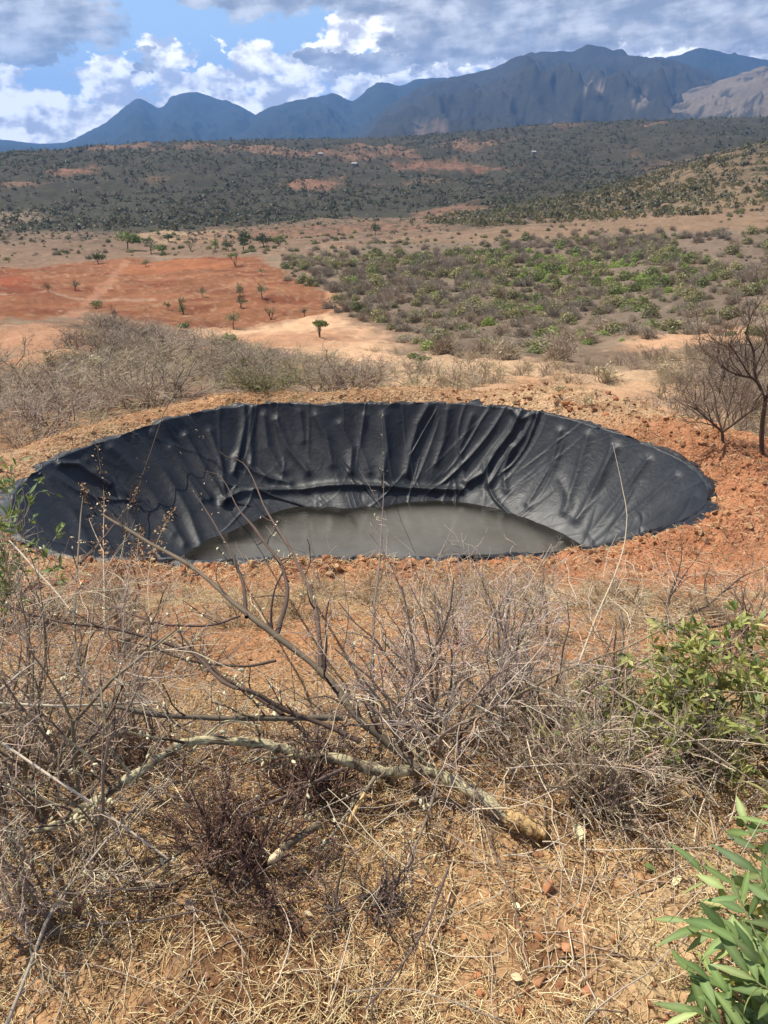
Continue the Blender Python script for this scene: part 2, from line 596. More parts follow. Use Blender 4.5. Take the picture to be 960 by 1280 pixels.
# tilled red field
zone([(-60, 338), (0, 335), (150, 323), (320, 321), (360, 343), (412, 366), (424, 388), (400, 396), (330, 404), (300, 416), (240, 412), (170, 402), (110, 386), (60, 397), (-60, 408)],
     (0.225, 0.096, 0.044), 1.2, 1.0, 0.4)
k_f = None
FIELD = [(-60, 338), (0, 335), (150, 323), (320, 321), (360, 343), (412, 366), (424, 388), (400, 396), (330, 404), (300, 416), (240, 412), (170, 402), (110, 386), (60, 397), (-60, 408)]
_fp = world_poly(FIELD)
_fk = np.where(inpoly(gx, gy, _fp), 1.0, 0.0)
_fn = fbm(gx * 0.05 + 0.02 * gy, gy * 0.16, 5, 161)
lay((0.170, 0.049, 0.024), _fk * sstep(0.0, 0.5, _fn) * 0.75)
lay((0.288, 0.120, 0.060), _fk * sstep(0.05, 0.55, -_fn + 0.5 * n3) * 0.65)
lay((0.320, 0.208, 0.120), _fk * sstep(0.35, 0.7, n3 + 0.3 * fbm(gx * 0.3, gy * 0.5, 3, 162)) * 0.6)
zone([(135, 340), (170, 330), (290, 324), (300, 330), (200, 342)], (0.338, 0.131, 0.056), 3, 0.8)
zone([(0, 372), (90, 366), (190, 378), (110, 386), (0, 392)], (0.272, 0.108, 0.053), 3, 0.5)
zone([(-60, 350), (20, 346), (60, 350), (20, 358), (-60, 362)], (0.30, 0.07, 0.03), 3, 0.6)
streak_line([(158, 327), (140, 350), (118, 372), (88, 396)], (0.357, 0.178, 0.102), 1.1, 0.75)
streak_line([(0, 368), (70, 366), (150, 375), (190, 376)], (0.391, 0.264, 0.170), 1.2, 0.6)
streak_line([(120, 392), (170, 385), (250, 368), (300, 352), (380, 338)], (0.357, 0.204, 0.115), 0.9, 0.5)
streak_line([(180, 398), (240, 398), (330, 370), (400, 350)], (0.340, 0.153, 0.076), 0.7, 0.45)
streak_line([(300, 415), (330, 404), (400, 396), (424, 386), (412, 362)], (0.400, 0.216, 0.120), 1.1, 0.9)
# washed sandy slope below it and the bare knoll to the left
zone([(240, 414), (330, 407), (425, 392), (455, 408), (500, 432), (530, 450), (470, 462), (380, 456), (300, 440)], (0.60, 0.375, 0.22), 2, 0.95)
zone([(250, 420), (420, 410), (450, 425), (300, 432)], (0.377, 0.176, 0.094), 2.5, 0.6)
zone([(-80, 412), (0, 408), (50, 404), (100, 413), (82, 440), (30, 452), (-80, 462)], (0.476, 0.255, 0.145), 1.6, 0.95)
zone([(420, 470), (600, 455), (720, 470), (860, 480), (960, 520), (960, 560), (700, 512), (500, 498), (380, 492)], (0.56, 0.355, 0.205), 1.2, 0.9)
zone([(430, 452), (560, 446), (700, 455), (760, 468), (640, 480), (460, 474)], (0.58, 0.385, 0.23), 1.2, 0.9)
zone([(560, 470), (700, 466), (820, 480), (760, 492), (600, 486)], (0.50, 0.25, 0.125), 1.0, 0.6)
zone([(770, 430), (850, 414), (960, 405), (960, 425), (860, 432), (800, 440)], (0.54, 0.315, 0.18), 1.2, 0.9)
zone([(700, 470), (840, 440), (900, 455), (760, 490)], (0.54, 0.36, 0.215), 1.2, 0.85)
# foreground: brown earth and trampled straw
nearw = sstep(13, 8, gy)
lay((0.44, 0.26, 0.13), nearw)
lay((0.60, 0.44, 0.25), nearw * sstep(-0.05, 0.4, n3 + 0.3 * n2) * 0.75)
lay((0.42, 0.195, 0.092), nearw * sstep(2.0, 2.8, gy + 0.5 * n3) * 0.8)
lay((0.54, 0.40, 0.23), nearw * np.exp(-((gy - 4.1 + 0.5 * n2) / 0.35)**2) * sstep(0.35, -0.25, gx / np.maximum(gy, 1)) * 0.6)
lay((0.185, 0.088, 0.042), nearw * sstep(0.0, 0.5, fbm(gx * 2.1, gy * 2.1, 4, 68)) * 0.85 * sstep(2.4, 1.6, gy))
rd = rim_dist(gx, gy)[0]
nearpond = (gy < 14) & (gy > 3.5)
ringw = np.where(nearpond, sstep(2.3, 1.4, rd + 0.45 * n3 + 1.35 * sstep(-0.5, -3.0, gx) * sstep(6.0, 7.0, gy) + 1.4 * sstep(8.3, 9.6, gy) * sstep(2.6, 1.2, gx) + 0.45 * sstep(6, 5, gy)), 0)
lay((0.43, 0.205, 0.105), ringw)
lay((0.56, 0.30, 0.15), ringw * sstep(0.05, 0.5, fbm(gx * 2.3, gy * 2.3, 4, 69)) * 0.6)
lay((0.52, 0.36, 0.21), ringw * np.maximum(sstep(8.4, 9.4, gy), sstep(-2.0, -3.0, gx)) * 0.8)
lay((0.24, 0.12, 0.062), ringw * sstep(0.1, 0.5, fbm(gx * 1.3, gy * 1.3, 4, 70)) * 0.55)
lay((0.41, 0.165, 0.080), ringw * sstep(0.3, 2.0, gx) * sstep(9, 7.5, gy) * 0.55)

gme = mesh_np('ground', np.stack([gx, gy, GZ.ravel()], 1), Q=grid_quads(len(rl), len(ang))[:, ::-1], col=GC, smooth=True)
gm, G, gb = mat_new('soil')
geo = G.n('ShaderNodeNewGeometry')
P = geo.outputs['Position']
at = G.n('ShaderNodeAttribute', attribute_name='Col')
base = at.outputs['Color']
camd = G.vm('LENGTH', P)
nearf = G.ramp(camd, 40.0, 8.0)
v1 = G.noise(P, 0.55, 8, 0.65)
v2 = G.noise(P, 9.0, 6, 0.65)
v3 = G.noise(P, 60.0, 4, 0.6)
v4 = G.noise(P, 0.09, 6, 0.65)
val = G.m('ADD', G.m('ADD', G.m('MULTIPLY', G.m('SUBTRACT', v1, 0.5), 0.9), G.m('MULTIPLY', G.m('SUBTRACT', v2, 0.5), 1.1)),
          G.m('ADD', G.m('MULTIPLY', G.m('SUBTRACT', v3, 0.5), 0.8), G.m('MULTIPLY', G.m('SUBTRACT', v4, 0.5), 0.9)))
val = G.m('ADD', val, 1.0)
colr = G.vm('SCALE', base, scale=val)
pale = G.ramp(G.noise(P, 24.0, 5, 0.7), 0.60, 0.72)
colr = G.mix(G.m('MULTIPLY', G.m('MULTIPLY', pale, nearf), 0.55), colr, (0.56, 0.40, 0.23))
colr = G.mix(G.m('MULTIPLY', G.ramp(G.noise(P, 0.35, 7, 0.7), 0.58, 0.70), 0.40), colr, (0.50, 0.34, 0.22))
psx = G.n('ShaderNodeSeparateXYZ')
G.put(psx.inputs[0], P)
hillf = G.ramp(psx.outputs[1], 230.0, 330.0)
cov = G.ramp(G.noise(P, 0.30, 5, 0.7), 0.46, 0.60)
colr = G.mix(G.m('MULTIPLY', G.m('MULTIPLY', hillf, cov), 0.72), colr, G.mix(G.noise(P, 0.9, 3), (0.032, 0.035, 0.020), (0.056, 0.050, 0.034)))
G.put(gb.inputs['Base Color'], colr)
gb.inputs['Roughness'].default_value = 0.95
gb.inputs['Specular IOR Level'].default_value = 0.15
bmp = G.n('ShaderNodeBump')
hgt = G.m('ADD', G.m('MULTIPLY', v2, 0.05), G.m('MULTIPLY', v3, 0.014))
hgt = G.m('ADD', hgt, G.m('MULTIPLY', G.voro(P, 22.0, 2.0), 0.03))
G.put(bmp.inputs['Height'], hgt)
bmp.inputs['Strength'].default_value = 0.85
bmp.inputs['Distance'].default_value = 1.0
G.put(gb.inputs['Normal'], bmp.outputs[0])
ground = setting(link('ground', gme, gm), 'red and tan dry earth running from the foreground down into the valley and over the far hills')

# ---------------------------------------------------------------- mountains
mm_, M_, mb = mat_new('mountain_bush')
mp = M_.n('ShaderNodeNewGeometry').outputs['Position']
mat_ = M_.n('ShaderNodeAttribute', attribute_name='Col')
mv = M_.noise(mp, 0.006, 8, 0.65)
mv2 = M_.noise(mp, 0.045, 5, 0.65)
mc = M_.vm('SCALE', mat_.outputs['Color'], scale=M_.m('ADD', M_.m('ADD', 0.0, M_.m('MULTIPLY', mv, 0.9)), M_.m('MULTIPLY', mv2, 1.1)))
M_.put(mb.inputs['Base Color'], mc)
mb.inputs['Roughness'].default_value = 1.0
mb.inputs['Specular IOR Level'].default_value = 0.0
mbp = M_.n('ShaderNodeBump')
M_.put(mbp.inputs['Height'], M_.m('ADD', M_.m('MULTIPLY', mv, 130.0), M_.m('MULTIPLY', mv2, 22.0)))
mbp.inputs['Strength'].default_value = 0.6
M_.put(mb.inputs['Normal'], mbp.outputs[0])


def mountain(name, ridge, Yr, Yf, base, seed, label, tan=None, spur=1.0):
    r_ = np.array(ridge, float)
    a, s = px_ray(r_[:, 0], r_[:, 1])
    na, nv = 420, 90
    aa = np.linspace(a[0], a[-1], na)
    sm = pchip(a, s[:, None], aa)[:, 0]
    v = np.r_[np.linspace(0, 1, 60), 1 + np.linspace(0.04, 0.8, 30)]
    Hr = EZ - sm * Yr
    A, V = np.meshgrid(aa, v, indexing='ij')
    Yv = Yf + (Yr - Yf) * V
    X, Y = A * Yv, Yv
    H = Hr[:, None]
    z0 = -70.0
    front = np.clip(V, 0, 1)
    prof = np.where(V <= 1, 0.55 * front**1.25 + 0.45 * front**2.6, 1 - 0.55 * (V - 1) - 0.4 * (V - 1)**2)
    sp = fbm(X / 480 + 0.25 * Y / 480, Y / 1350, 5, seed, 0.52, True) - 0.55
    sp2 = fbm(X / 200, Y / 330, 4, seed + 9, 0.55, True) - 0.5
    bell = np.clip(4 * front * (1 - front), 0, 1) + 0.25 * (V > 1)
    z = z0 + (H - z0) * (prof + spur * bell * (0.27 * sp + 0.07 * sp2))
    z += fbm(X / 60, Y / 90, 3, seed + 4) * 4.5 * np.clip(V * 3, 0, 1)
    V3 = np.stack([X.ravel(), Y.ravel(), z.ravel()], 1)
    c_ = np.zeros((len(V3), 3)) + np.array(base)
    if tan is not None:
        px, py = project(X.ravel(), Y.ravel(), z.ravel())
        for (cx, cy, rx, ry, tc_, am) in tan:
            q = ((X.ravel() / Y.ravel() - px_ray(cx, cy)[0]) / (rx / 961))**2 + ((z.ravel() / Y.ravel() + px_ray(cx, cy)[1]) / (ry / 961))**2
            f = sstep(1.15, 0.6, q + 1.6 * fbm(X.ravel() / 70, Y.ravel() / 110, 4, 77))[:, None] * am
            c_ = c_ * (1 - f) + np.array(tc_) * f
    me = mesh_np(name, V3, Q=grid_quads(na, nv), col=c_, smooth=True)
    return setting(link(name, me, mm_), label)


DKM = (0.040, 0.044, 0.034)  # dark bush, with cloud shadow put into the tone as well
mountain('mountain', [(-420, 195), (-200, 190), (-60, 184), (0, 175), (22, 177), (55, 181), (78, 179), (110, 165), (140, 148), (160, 131), (175, 123), (190, 131), (199, 135), (215, 123), (240, 115), (265, 121), (300, 133), (330, 149),
                      (360, 162), (420, 185), (470, 205)], 7000, 4000, DKM, 3, 'distant blue mountain with twin peaks at the left of the skyline', None, 0.75)
mountain('mountain', [(250, 200), (300, 160), (325, 141), (360, 128), (395, 121), (415, 118), (440, 126), (460, 112), (478, 103), (500, 107), (522, 99), (550, 97), (600, 105), (700, 150)], 6100, 3600, DKM, 13,
         'distant blue ridge of low peaks at the middle of the skyline', None, 0.75)
mountain('mountain', [(690, 150), (780, 100), (830, 73), (850, 68), (875, 60), (910, 67), (960, 75), (1040, 92), (1160, 88), (1300, 130)], 5600, 3500, DKM, 23, 'conical blue peak behind the right end of the long mountain', None, 0.8)
mountain('mountain', [(350, 206), (420, 186), (455, 160), (490, 130), (522, 112), (560, 98), (600, 90), (640, 75), (680, 65), (715, 64), (735, 56), (755, 59), (778, 68), (830, 73), (880, 90), (960, 112), (1100, 120), (1300, 150)], 4400, 2000, (0.050, 0.047, 0.036), 33,
         'long broad dark mountain with a knobbly summit on the right', [(742, 112, 13, 5, (0.30, 0.24, 0.18), 0.6), (803, 124, 10, 4, (0.30, 0.24, 0.18), 0.5), (540, 165, 22, 9, (0.17, 0.12, 0.09), 0.6), (700, 160, 14, 5, (0.2, 0.15, 0.11), .5)], 1.0)
mountain('mountain', [(700, 205), (740, 180), (790, 152), (830, 128), (870, 112), (905, 100), (940, 90), (985, 80), (1080, 76), (1250, 110)], 3400, 1850, (0.060, 0.055, 0.042), 43, 'low spur with a face painted sunlit tan at the foot of the right hand mountain', [(930, 112, 105, 30, (0.20, 0.158, 0.113), 0.8), (860, 128, 40, 10, (0.17, 0.135, 0.10), 0.6)], 1.0)  # tan patch is sunlight put into the colour of the face

# ---------------------------------------------------------------- pond liner
nth, nrho = 1500, 230
LT = np.linspace(-math.pi, math.pi, nth, endpoint=False)
LR = rim_r(LT)
ecl = np.r_[np.linspace(-0.22, 0.0, 26)[:-1], np.linspace(0, 1.45, 170), np.linspace(1.5, 2.0, 35)]     # metres inside the rim
nrho = len(ecl)
TH, E = np.meshgrid(LT, ecl, indexing='ij')
Rm = LR[:, None]
edge = 1.5 * fbm(TH * 6.5, TH * 0 + 1.0, 5, 91)
Ein = np.where(E < 0, E * (0.75 + 0.7 * edge), E)
rad = np.maximum(Rm - Ein, 0.12)
LX, LY = PC[0] + rad * np.cos(TH), PC[1] + rad * np.sin(TH)
dep = wall_depth(np.maximum(E, 0), TH)
crest = RIMZ + 0.055 + 0.035 * fbm(TH * 4, TH * 0 + 7.0, 3, 93)
lipf = np.exp(-np.maximum(E, 0) / 0.14)
LZ = RIMZ - dep + (crest - RIMZ) * lipf
gzl = ground_z(LX, LY)
LZ = np.where(E < 0, RIMZ + 0.062 + 0.16 * E + 0.018 * fbm(TH * 14, E * 9, 3, 95), LZ)
base3 = np.stack([LX, LY, LZ], -1)
du = np.roll(base3, -1, 0) - np.roll(base3, 1, 0)
dv = np.gradient(base3, axis=1)
nrm = np.cross(dv, du)
nrm /= np.linalg.norm(nrm, axis=-1, keepdims=True) + 1e-9
nrm *= np.sign(nrm[..., 2:3] + 1e-9)
SL = np.cumsum(np.r_[0, np.hypot(np.diff(LR * np.cos(LT)), np.diff(LR * np.sin(LT)))])[:, None]
TL = E * 1.4
lpx, lpy = project(LX, LY, LZ)
back = LY > 6.4
# drapes running down the slope
wrp = 0.5 * fbm(SL * 0.8, TL * 0.8, 3, 101)
d1 = np.clip(fbm(SL * 1.25 + wrp, TL * 0.0 + 0.37, 2, 103, 0.4, True) - 0.5, 0, 2)
d2 = np.clip(fbm(SL * 3.1 + wrp * 3 + TL * 0.5, TL * 0.0 + 0.61, 2, 105, 0.45, True) - 0.7, 0, 2)
d3 = fbm(SL * 1.7, TL * 1.5, 3, 107)
d4 = 0 * d1
d1 = d1 * sstep(-0.5, 0.5, fbm(SL * 0.6, TL * 0.9, 2, 115)) * 1.3
d2 = d2 * sstep(-0.4, 0.5, fbm(SL * 0.9, TL * 1.1, 2, 117)) * 1.4
mid = 0.42 + 0.58 * sstep(0.0, 0.8, E)
east = sstep(0.9, 0.1, np.abs(TH))
west = sstep(2.2, 2.7, np.abs(TH))
calm = 1 - 0.55 * np.maximum(east, west)
disp = mid * (calm * (0.042 * d1 + 0.014 * d2 + 0.014 * d4) + 0.012 * d3) - 0.01 * mid
# long loose folds of the sheet, each with its own place, slant, bend and sharpness
rf = np.random.RandomState(77)
ST_ = SL[-1, 0]
disp = disp * 0.26
for q in range(210):
    s0 = rf.uniform(0, ST_)
    t0_ = rf.uniform(-0.5, 0.1) if rf.uniform() < 0.6 else rf.uniform(0.2, 0.9)
    t1_ = t0_ + rf.uniform(0.25, 1.1)
    i0 = int(np.searchsorted(SL[:, 0], s0))
    slant = rf.normal(0, 0.85)
    bend_ = rf.normal(0, 0.30)
    wdt = rf.uniform(0.014, 0.055)
    am = wdt * (0.12 + 0.75 * rf.uniform()**1.7)
    if q % 18 == 0:
        wdt, am, bend_, slant = wdt * 1.5, 0.05, bend_ * 1.5, slant * 1.4
    half = int(0.8 / (ST_ / nth)) + 2
    rows = np.arange(i0 - half, i0 + half) % nth
    u_ = np.clip((E[rows] - t0_) / (t1_ - t0_), 0, 1)
    cx_ = slant * (u_ - 0.5) * (t1_ - t0_) + bend_ * (u_ - 0.5)**2
    ds = (np.arange(-half, half) * (ST_ / nth))[:, None] * (1 - 0.28 * np.clip(E[rows], 0, 1.2)) - cx_
    ds = ds + 0.02 * np.sin(E[rows] * rf.uniform(4, 11) + q)
    side = np.where(ds > 0, 1.0, rf.uniform(1.6, 3.0))
    fade = np.clip(4.2 * u_ * (1 - u_), 0, 1)**0.8
    disp[rows] += am * fade * (np.exp(-np.abs(ds) / wdt * 1.25 / side) - 0.35 * np.exp(-(ds / (2.6 * wdt))**2))
FOLDS = [  # photo pixel lines of the big folds: points, height (m), half width (px)
    ([(652, 514), (640, 540), (620, 566), (604, 592), (585, 604)], 0.085, 6), ([(668, 518), (655, 545), (628, 578), (612, 606)], 0.06, 5),
    ([(640, 512), (652, 525), (668, 516)], 0.05, 4),
    ([(305, 508), (306, 530), (300, 560), (292, 590)], 0.05, 5), ([(316, 510), (312, 540), (314, 580)], 0.04, 5),
    ([(535, 508), (522, 530), (514, 560), (508, 592)], 0.05, 6), ([(560, 512), (556, 545), (545, 580)], 0.03, 5),
    ([(232, 545), (252, 580), (272, 610), (280, 628)], 0.065, 5), ([(214, 560), (240, 596), (262, 622)], 0.045, 5), ([(262, 540), (276, 580), (282, 622)], 0.04, 5),
    ([(295, 572), (310, 586), (335, 598), (362, 604)], 0.06, 5),
    ([(345, 525), (360, 560), (385, 590)], 0.05, 6), ([(395, 520), (408, 545), (415, 580)], 0.045, 6), ([(425, 530), (440, 560), (438, 590)], 0.04, 5), ([(455, 520), (450, 560), (462, 590)], 0.035, 5),
    ([(280, 628), (300, 616), (340, 614), (380, 613), (410, 608), (440, 607), (480, 609), (530, 612), (575, 613)], 0.085, 5),
    ([(75, 580), (98, 581), (115, 594), (135, 608)], 0.07, 4), ([(140, 560), (170, 590), (205, 640), (230, 680)], 0.05, 7), ([(110, 575), (150, 620), (175, 670)], 0.035, 7),
    ([(60, 600), (90, 640), (110, 680)], 0.04, 8), ([(170, 545), (205, 590), (235, 640), (250, 680)], 0.05, 7), ([(190, 540), (222, 580), (252, 625)], 0.04, 5), ([(120, 590), (170, 625), (215, 668)], 0.035, 7), ([(330, 520), (335, 560), (352, 590)], 0.045, 6), ([(480, 520), (484, 560), (478, 595)], 0.035, 6), ([(375, 515), (380, 550)], 0.03, 5),
    ([(700, 540), (690, 580), (672, 610), (660, 630)], 0.045, 6), ([(735, 545), (722, 590), (706, 640)], 0.04, 6), ([(770, 560), (750, 600), (722, 650)], 0.05, 6),
    ([(640, 560), (630, 590), (632, 612)], 0.04, 5), ([(700, 600), (712, 625), (716, 650)], 0.02, 7),
    ([(810, 575), (780, 615), (738, 668)], 0.04, 6), ([(845, 595), (800, 635), (745, 678)], 0.04, 6), ([(870, 620), (815, 655), (740, 690)], 0.04, 5), ([(590, 520), (575, 560), (580, 600)], 0.03, 5),
]
for pts, hgt_, wd in FOLDS:
    hgt_ = hgt_ * 0.85
    p = np.array(pts, float)
    x0, y0 = p.min(0) - 40
    x1, y1 = p.max(0) + 40
    k = np.nonzero((lpx > x0) & (lpx < x1) & (lpy > y0) & (lpy < y1) & back & (E > -0.02))
    dd = polydist(lpx[k], lpy[k], p, False)
    disp[k] += hgt_ * np.exp(-(dd / wd)**1.5) - 0.35 * hgt_ * np.exp(-(dd / (wd * 2.6))**2)
under = sstep(0.98, 1.1, dep)
disp = disp * (1 - 0.6 * under)
lv = base3 + nrm * disp[..., None]
lme = mesh_np('pond_liner', lv.reshape(-1, 3), Q=np.stack([np.roll(np.arange(nth * nrho).reshape(nth, nrho), 0, 0)[:, :-1], np.arange(nth * nrho).reshape(nth, nrho)[:, 1:],
              np.roll(np.arange(nth * nrho).reshape(nth, nrho), -1, 0)[:, 1:], np.roll(np.arange(nth * nrho).reshape(nth, nrho), -1, 0)[:, :-1]], -1).reshape(-1, 4), smooth=True)
lm, L_, lb = mat_new('black_polythene')
lp = L_.n('ShaderNodeNewGeometry').outputs['Position']
dust = L_.ramp(L_.noise(lp, 2.2, 6, 0.65), 0.42, 0.72)
dust2 = L_.ramp(L_.noise(lp, 30.0, 4, 0.7), 0.55, 0.75)
lc = L_.mix(L_.m('MULTIPLY', L_.m('MAXIMUM', L_.m('MULTIPLY', dust, 0.7), dust2), 0.36), (0.0120, 0.0145, 0.0185), (0.088, 0.089, 0.092))
L_.put(lb.inputs['Base Color'], lc)
L_.put(lb.inputs['Roughness'], L_.m('ADD', 0.44, L_.m('MULTIPLY', L_.noise(lp, 5.0, 4, 0.6), 0.22)))
lb.inputs['Specular IOR Level'].default_value = 0.55
lbp = L_.n('ShaderNodeBump')
cr = L_.noise(lp, 16.0, 5, 0.6, dist=0.8)
c1 = L_.m('ABSOLUTE', L_.m('SUBTRACT', L_.noise(lp, 4.5, 3, 0.55, dist=1.2), 0.5))
c2 = L_.m('ABSOLUTE', L_.m('SUBTRACT', L_.noise(lp, 11.0, 3, 0.55, dist=1.0), 0.5))
L_.put(lbp.inputs['Height'], L_.m('ADD', L_.m('ADD', L_.m('MULTIPLY', cr, 0.006), L_.m('MULTIPLY', L_.noise(lp, 70, 3, 0.6), 0.0012)),
                                  L_.m('ADD', L_.m('MULTIPLY', c1, -0.020), L_.m('MULTIPLY', c2, -0.006))))
lbp.inputs['Strength'].default_value = 0.5
lbp.inputs['Distance'].default_value = 1.0
L_.put(lb.inputs['Normal'], lbp.outputs[0])
liner = link('pond_liner', lme, lm)
tag(liner, 'black plastic sheet lining the oval pond pit, hanging in folds and wrinkles', 'pond liner')

# ---------------------------------------------------------------- water
wth = np.linspace(-math.pi, math.pi, 200, endpoint=False)
wr = rim_r(wth) - 0.80 * wall_w(wth)
wv = [(PC[0], PC[1], RIMZ - 1.0)]
for f in np.linspace(0.08, 1, 60):
    for i, t_ in enumerate(wth):
        wv.append((PC[0] + wr[i] * f * math.cos(t_), PC[1] + wr[i] * f * math.sin(t_), RIMZ - 1.0))
tri = [(0, 1 + i, 1 + (i + 1) % 200) for i in range(200)]
qd = [(1 + k * 200 + i, 1 + (k + 1) * 200 + i, 1 + (k + 1) * 200 + (i + 1) % 200, 1 + k * 200 + (i + 1) % 200) for k in range(59) for i in range(200)]
wva = np.array(wv)
wd_, wt_, _a, _b2 = rim_dist(wva[:, 0], wva[:, 1])
wdep = np.clip(wall_depth(-wd_, wt_) - 1.0, 0, 0.35) / 0.35
wme = mesh_np('pond_water', wva, Q=qd, T=tri, col=np.repeat(sstep(0.05, 0.97, wdep)[:, None], 3, 1), smooth=True)
wm, Wt, wb = mat_new('muddy_water')
wp = Wt.n('ShaderNodeNewGeometry').outputs['Position']
wdp = Wt.n('ShaderNodeAttribute', attribute_name='Col').outputs['Fac']
mud = Wt.mix(Wt.ramp(Wt.noise(wp, 0.7, 5, 0.6), 0.35, 0.65), (0.100, 0.091, 0.076), (0.148, 0.140, 0.123))
Wt.put(wb.inputs['Base Color'], Wt.mix(wdp, (0.016, 0.0145, 0.012), mud))  # dark edge: liner under shallow water, plus its reflection put into the tint
wb.inputs['Roughness'].default_value = 0.05
wb.inputs['IOR'].default_value = 1.33
wbp = Wt.n('ShaderNodeBump')
mp2 = Wt.n('ShaderNodeMapping')
mp2.inputs['Scale'].default_value = (1.0, 2.6, 1)
Wt.put(mp2.inputs[0], wp)
Wt.put(wbp.inputs['Height'], Wt.m('ADD', Wt.m('MULTIPLY', Wt.noise(mp2.outputs[0], 5.0, 4, 0.55), 0.010), Wt.m('MULTIPLY', Wt.noise(mp2.outputs[0], 24.0, 3, 0.5), 0.0016)))
wbp.inputs['Strength'].default_value = 0.35
wbp.inputs['Distance'].default_value = 1.0
Wt.put(wb.inputs['Normal'], wbp.outputs[0])
setting(link('pond_water', wme, wm), 'shallow muddy water at the bottom of the lined pond')

# ---------------------------------------------------------------- haze
hz = bpy.data.meshes.new('haze')
zlo = float(min(GZ.min(), -75)) - 2.0
zhi, hx, hy0, hy1 = 600.0, 9200.0, -60.0, 9900.0
hv = [(x, y, z) for z in (zlo, zhi) for y in (hy0, hy1) for x in (-hx, hx)]
hz.from_pydata(hv, [], [(0, 2, 3, 1), (4, 5, 7, 6), (0, 1, 5, 4), (2, 6, 7, 3), (0, 4, 6, 2), (1, 3, 7, 5)])
hm = bpy.data.materials.new('haze')
hm.use_nodes = True
hm.node_tree.nodes.clear()
Hn = NT(hm.node_tree)
pv = Hn.n('ShaderNodeVolumePrincipled')
pv.inputs['Color'].default_value = (0.23, 0.49, 1.0, 1)
pv.inputs['Density'].default_value = 1.1e-4
pv.inputs['Anisotropy'].default_value = 0.15
ho = Hn.n('ShaderNodeOutputMaterial')
Hn.put(ho.inputs['Volume'], pv.outputs[0])
haze = link('haze', hz, hm)
haze['kind'] = 'stuff'
haze['label'] = 'thin blue haze over the valley and mountains'
# ---------------------------------------------------------------- plant materials
def plant_mat(name, leafy=False, rough=0.75, spread=0.5, spec=0.25):
    m, t, b = mat_new(name)
    a = t.n('ShaderNodeAttribute', attribute_name='Col').outputs['Color']
    r = t.n('ShaderNodeObjectInfo').outputs['Random']
    pos = t.n('ShaderNodeNewGeometry').outputs['Position']
    nz = t.noise(pos, 3.0 if leafy else 14.0, 3, 0.6)
    v = t.m('ADD', t.m('MULTIPLY', t.m('SUBTRACT', r, 0.5), spread), t.m('ADD', 0.72, t.m('MULTIPLY', nz, 0.56)))
    c_ = t.vm('SCALE', a, scale=v)
    if not leafy:
        c_ = t.vm('MULTIPLY', c_, (1.0, 0.97, 0.89))
    t.put(b.inputs['Base Color'], c_)
    b.inputs['Roughness'].default_value = rough
    b.inputs['Specular IOR Level'].default_value = spec
    if leafy:
        tr = t.n('ShaderNodeBsdfTranslucent')
        t.put(tr.inputs[0], t.mix(1.0, c_, (1.25, 1.15, 0.55), 'MULTIPLY'))
        mx = t.n('ShaderNodeMixShader')
        mx.inputs[0].default_value = 0.28
        t.put(mx.inputs[1], b.outputs[0])
        t.put(mx.inputs[2], tr.outputs[0])
        out = [n for n in m.node_tree.nodes if n.type == 'OUTPUT_MATERIAL'][0]
        t.put(out.inputs[0], mx.outputs[0])
    return m


TWIG = plant_mat('dry_twig_bark')
LEAF = plant_mat('green_leaf', True, 0.55, 0.35, 0.35)
DRY = plant_mat('dry_straw', False, 0.7, 0.3, 0.2)


def unit(v):
    return v / (np.linalg.norm(v, axis=-1, keepdims=True) + 1e-12)


def tubes(P, R, sides=3):
    """P (N,n,3) centre lines, R (N,n) radii -> verts, quads"""
    N, n, _ = P.shape
    Tg = np.gradient(P, axis=1)
    Tg = unit(Tg)
    ref = np.where(np.abs(Tg[..., 2:3]) > 0.9, np.array([1.0, 0, 0]), np.array([0, 0, 1.0]))
    U = unit(np.cross(Tg, ref))
    Vv = np.cross(Tg, U)
    an = np.arange(sides) * 2 * math.pi / sides
    ring = P[:, :, None, :] + R[:, :, None, None] * (np.cos(an)[:, None] * U[:, :, None, :] + np.sin(an)[:, None] * Vv[:, :, None, :])
    V = ring.reshape(-1, 3)
    q = grid_quads(n, sides, True)
    Q = (np.arange(N) * (n * sides))[:, None, None] + q[None]
    return V, Q.reshape(-1, 4)


def grow(rg, S, D, L, n, wander=0.25, grav=0.0, up=0.0):
    P = np.zeros((len(S), n, 3))
    P[:, 0] = S
    d = unit(D)
    for i in range(1, n):
        d = unit(d + wander * rg.randn(*d.shape) + np.array([0, 0, up - grav * i / n]))
        P[:, i] = P[:, i - 1] + d * (L / (n - 1))[:, None]
    return P


def kids(rg, P, R, k, lo=0.25, hi=1.0, spread=0.9, upb=0.1):
    N, n, _ = P.shape
    idx = np.repeat(np.arange(N), k)
    t = rg.uniform(lo, hi, len(idx)) * (n - 1)
    i = np.minimum(t.astype(int), n - 2)
    f = (t - i)[:, None]
    S = P[idx, i] * (1 - f) + P[idx, i + 1] * f
    D = unit(P[idx, i + 1] - P[idx, i])
    D = unit(D + spread * unit(rg.randn(len(idx), 3)) + np.array([0, 0, upb]))
    r = R[idx, i] * (1 - f[:, 0]) + R[idx, i + 1] * f[:, 0]
    return S, D, r


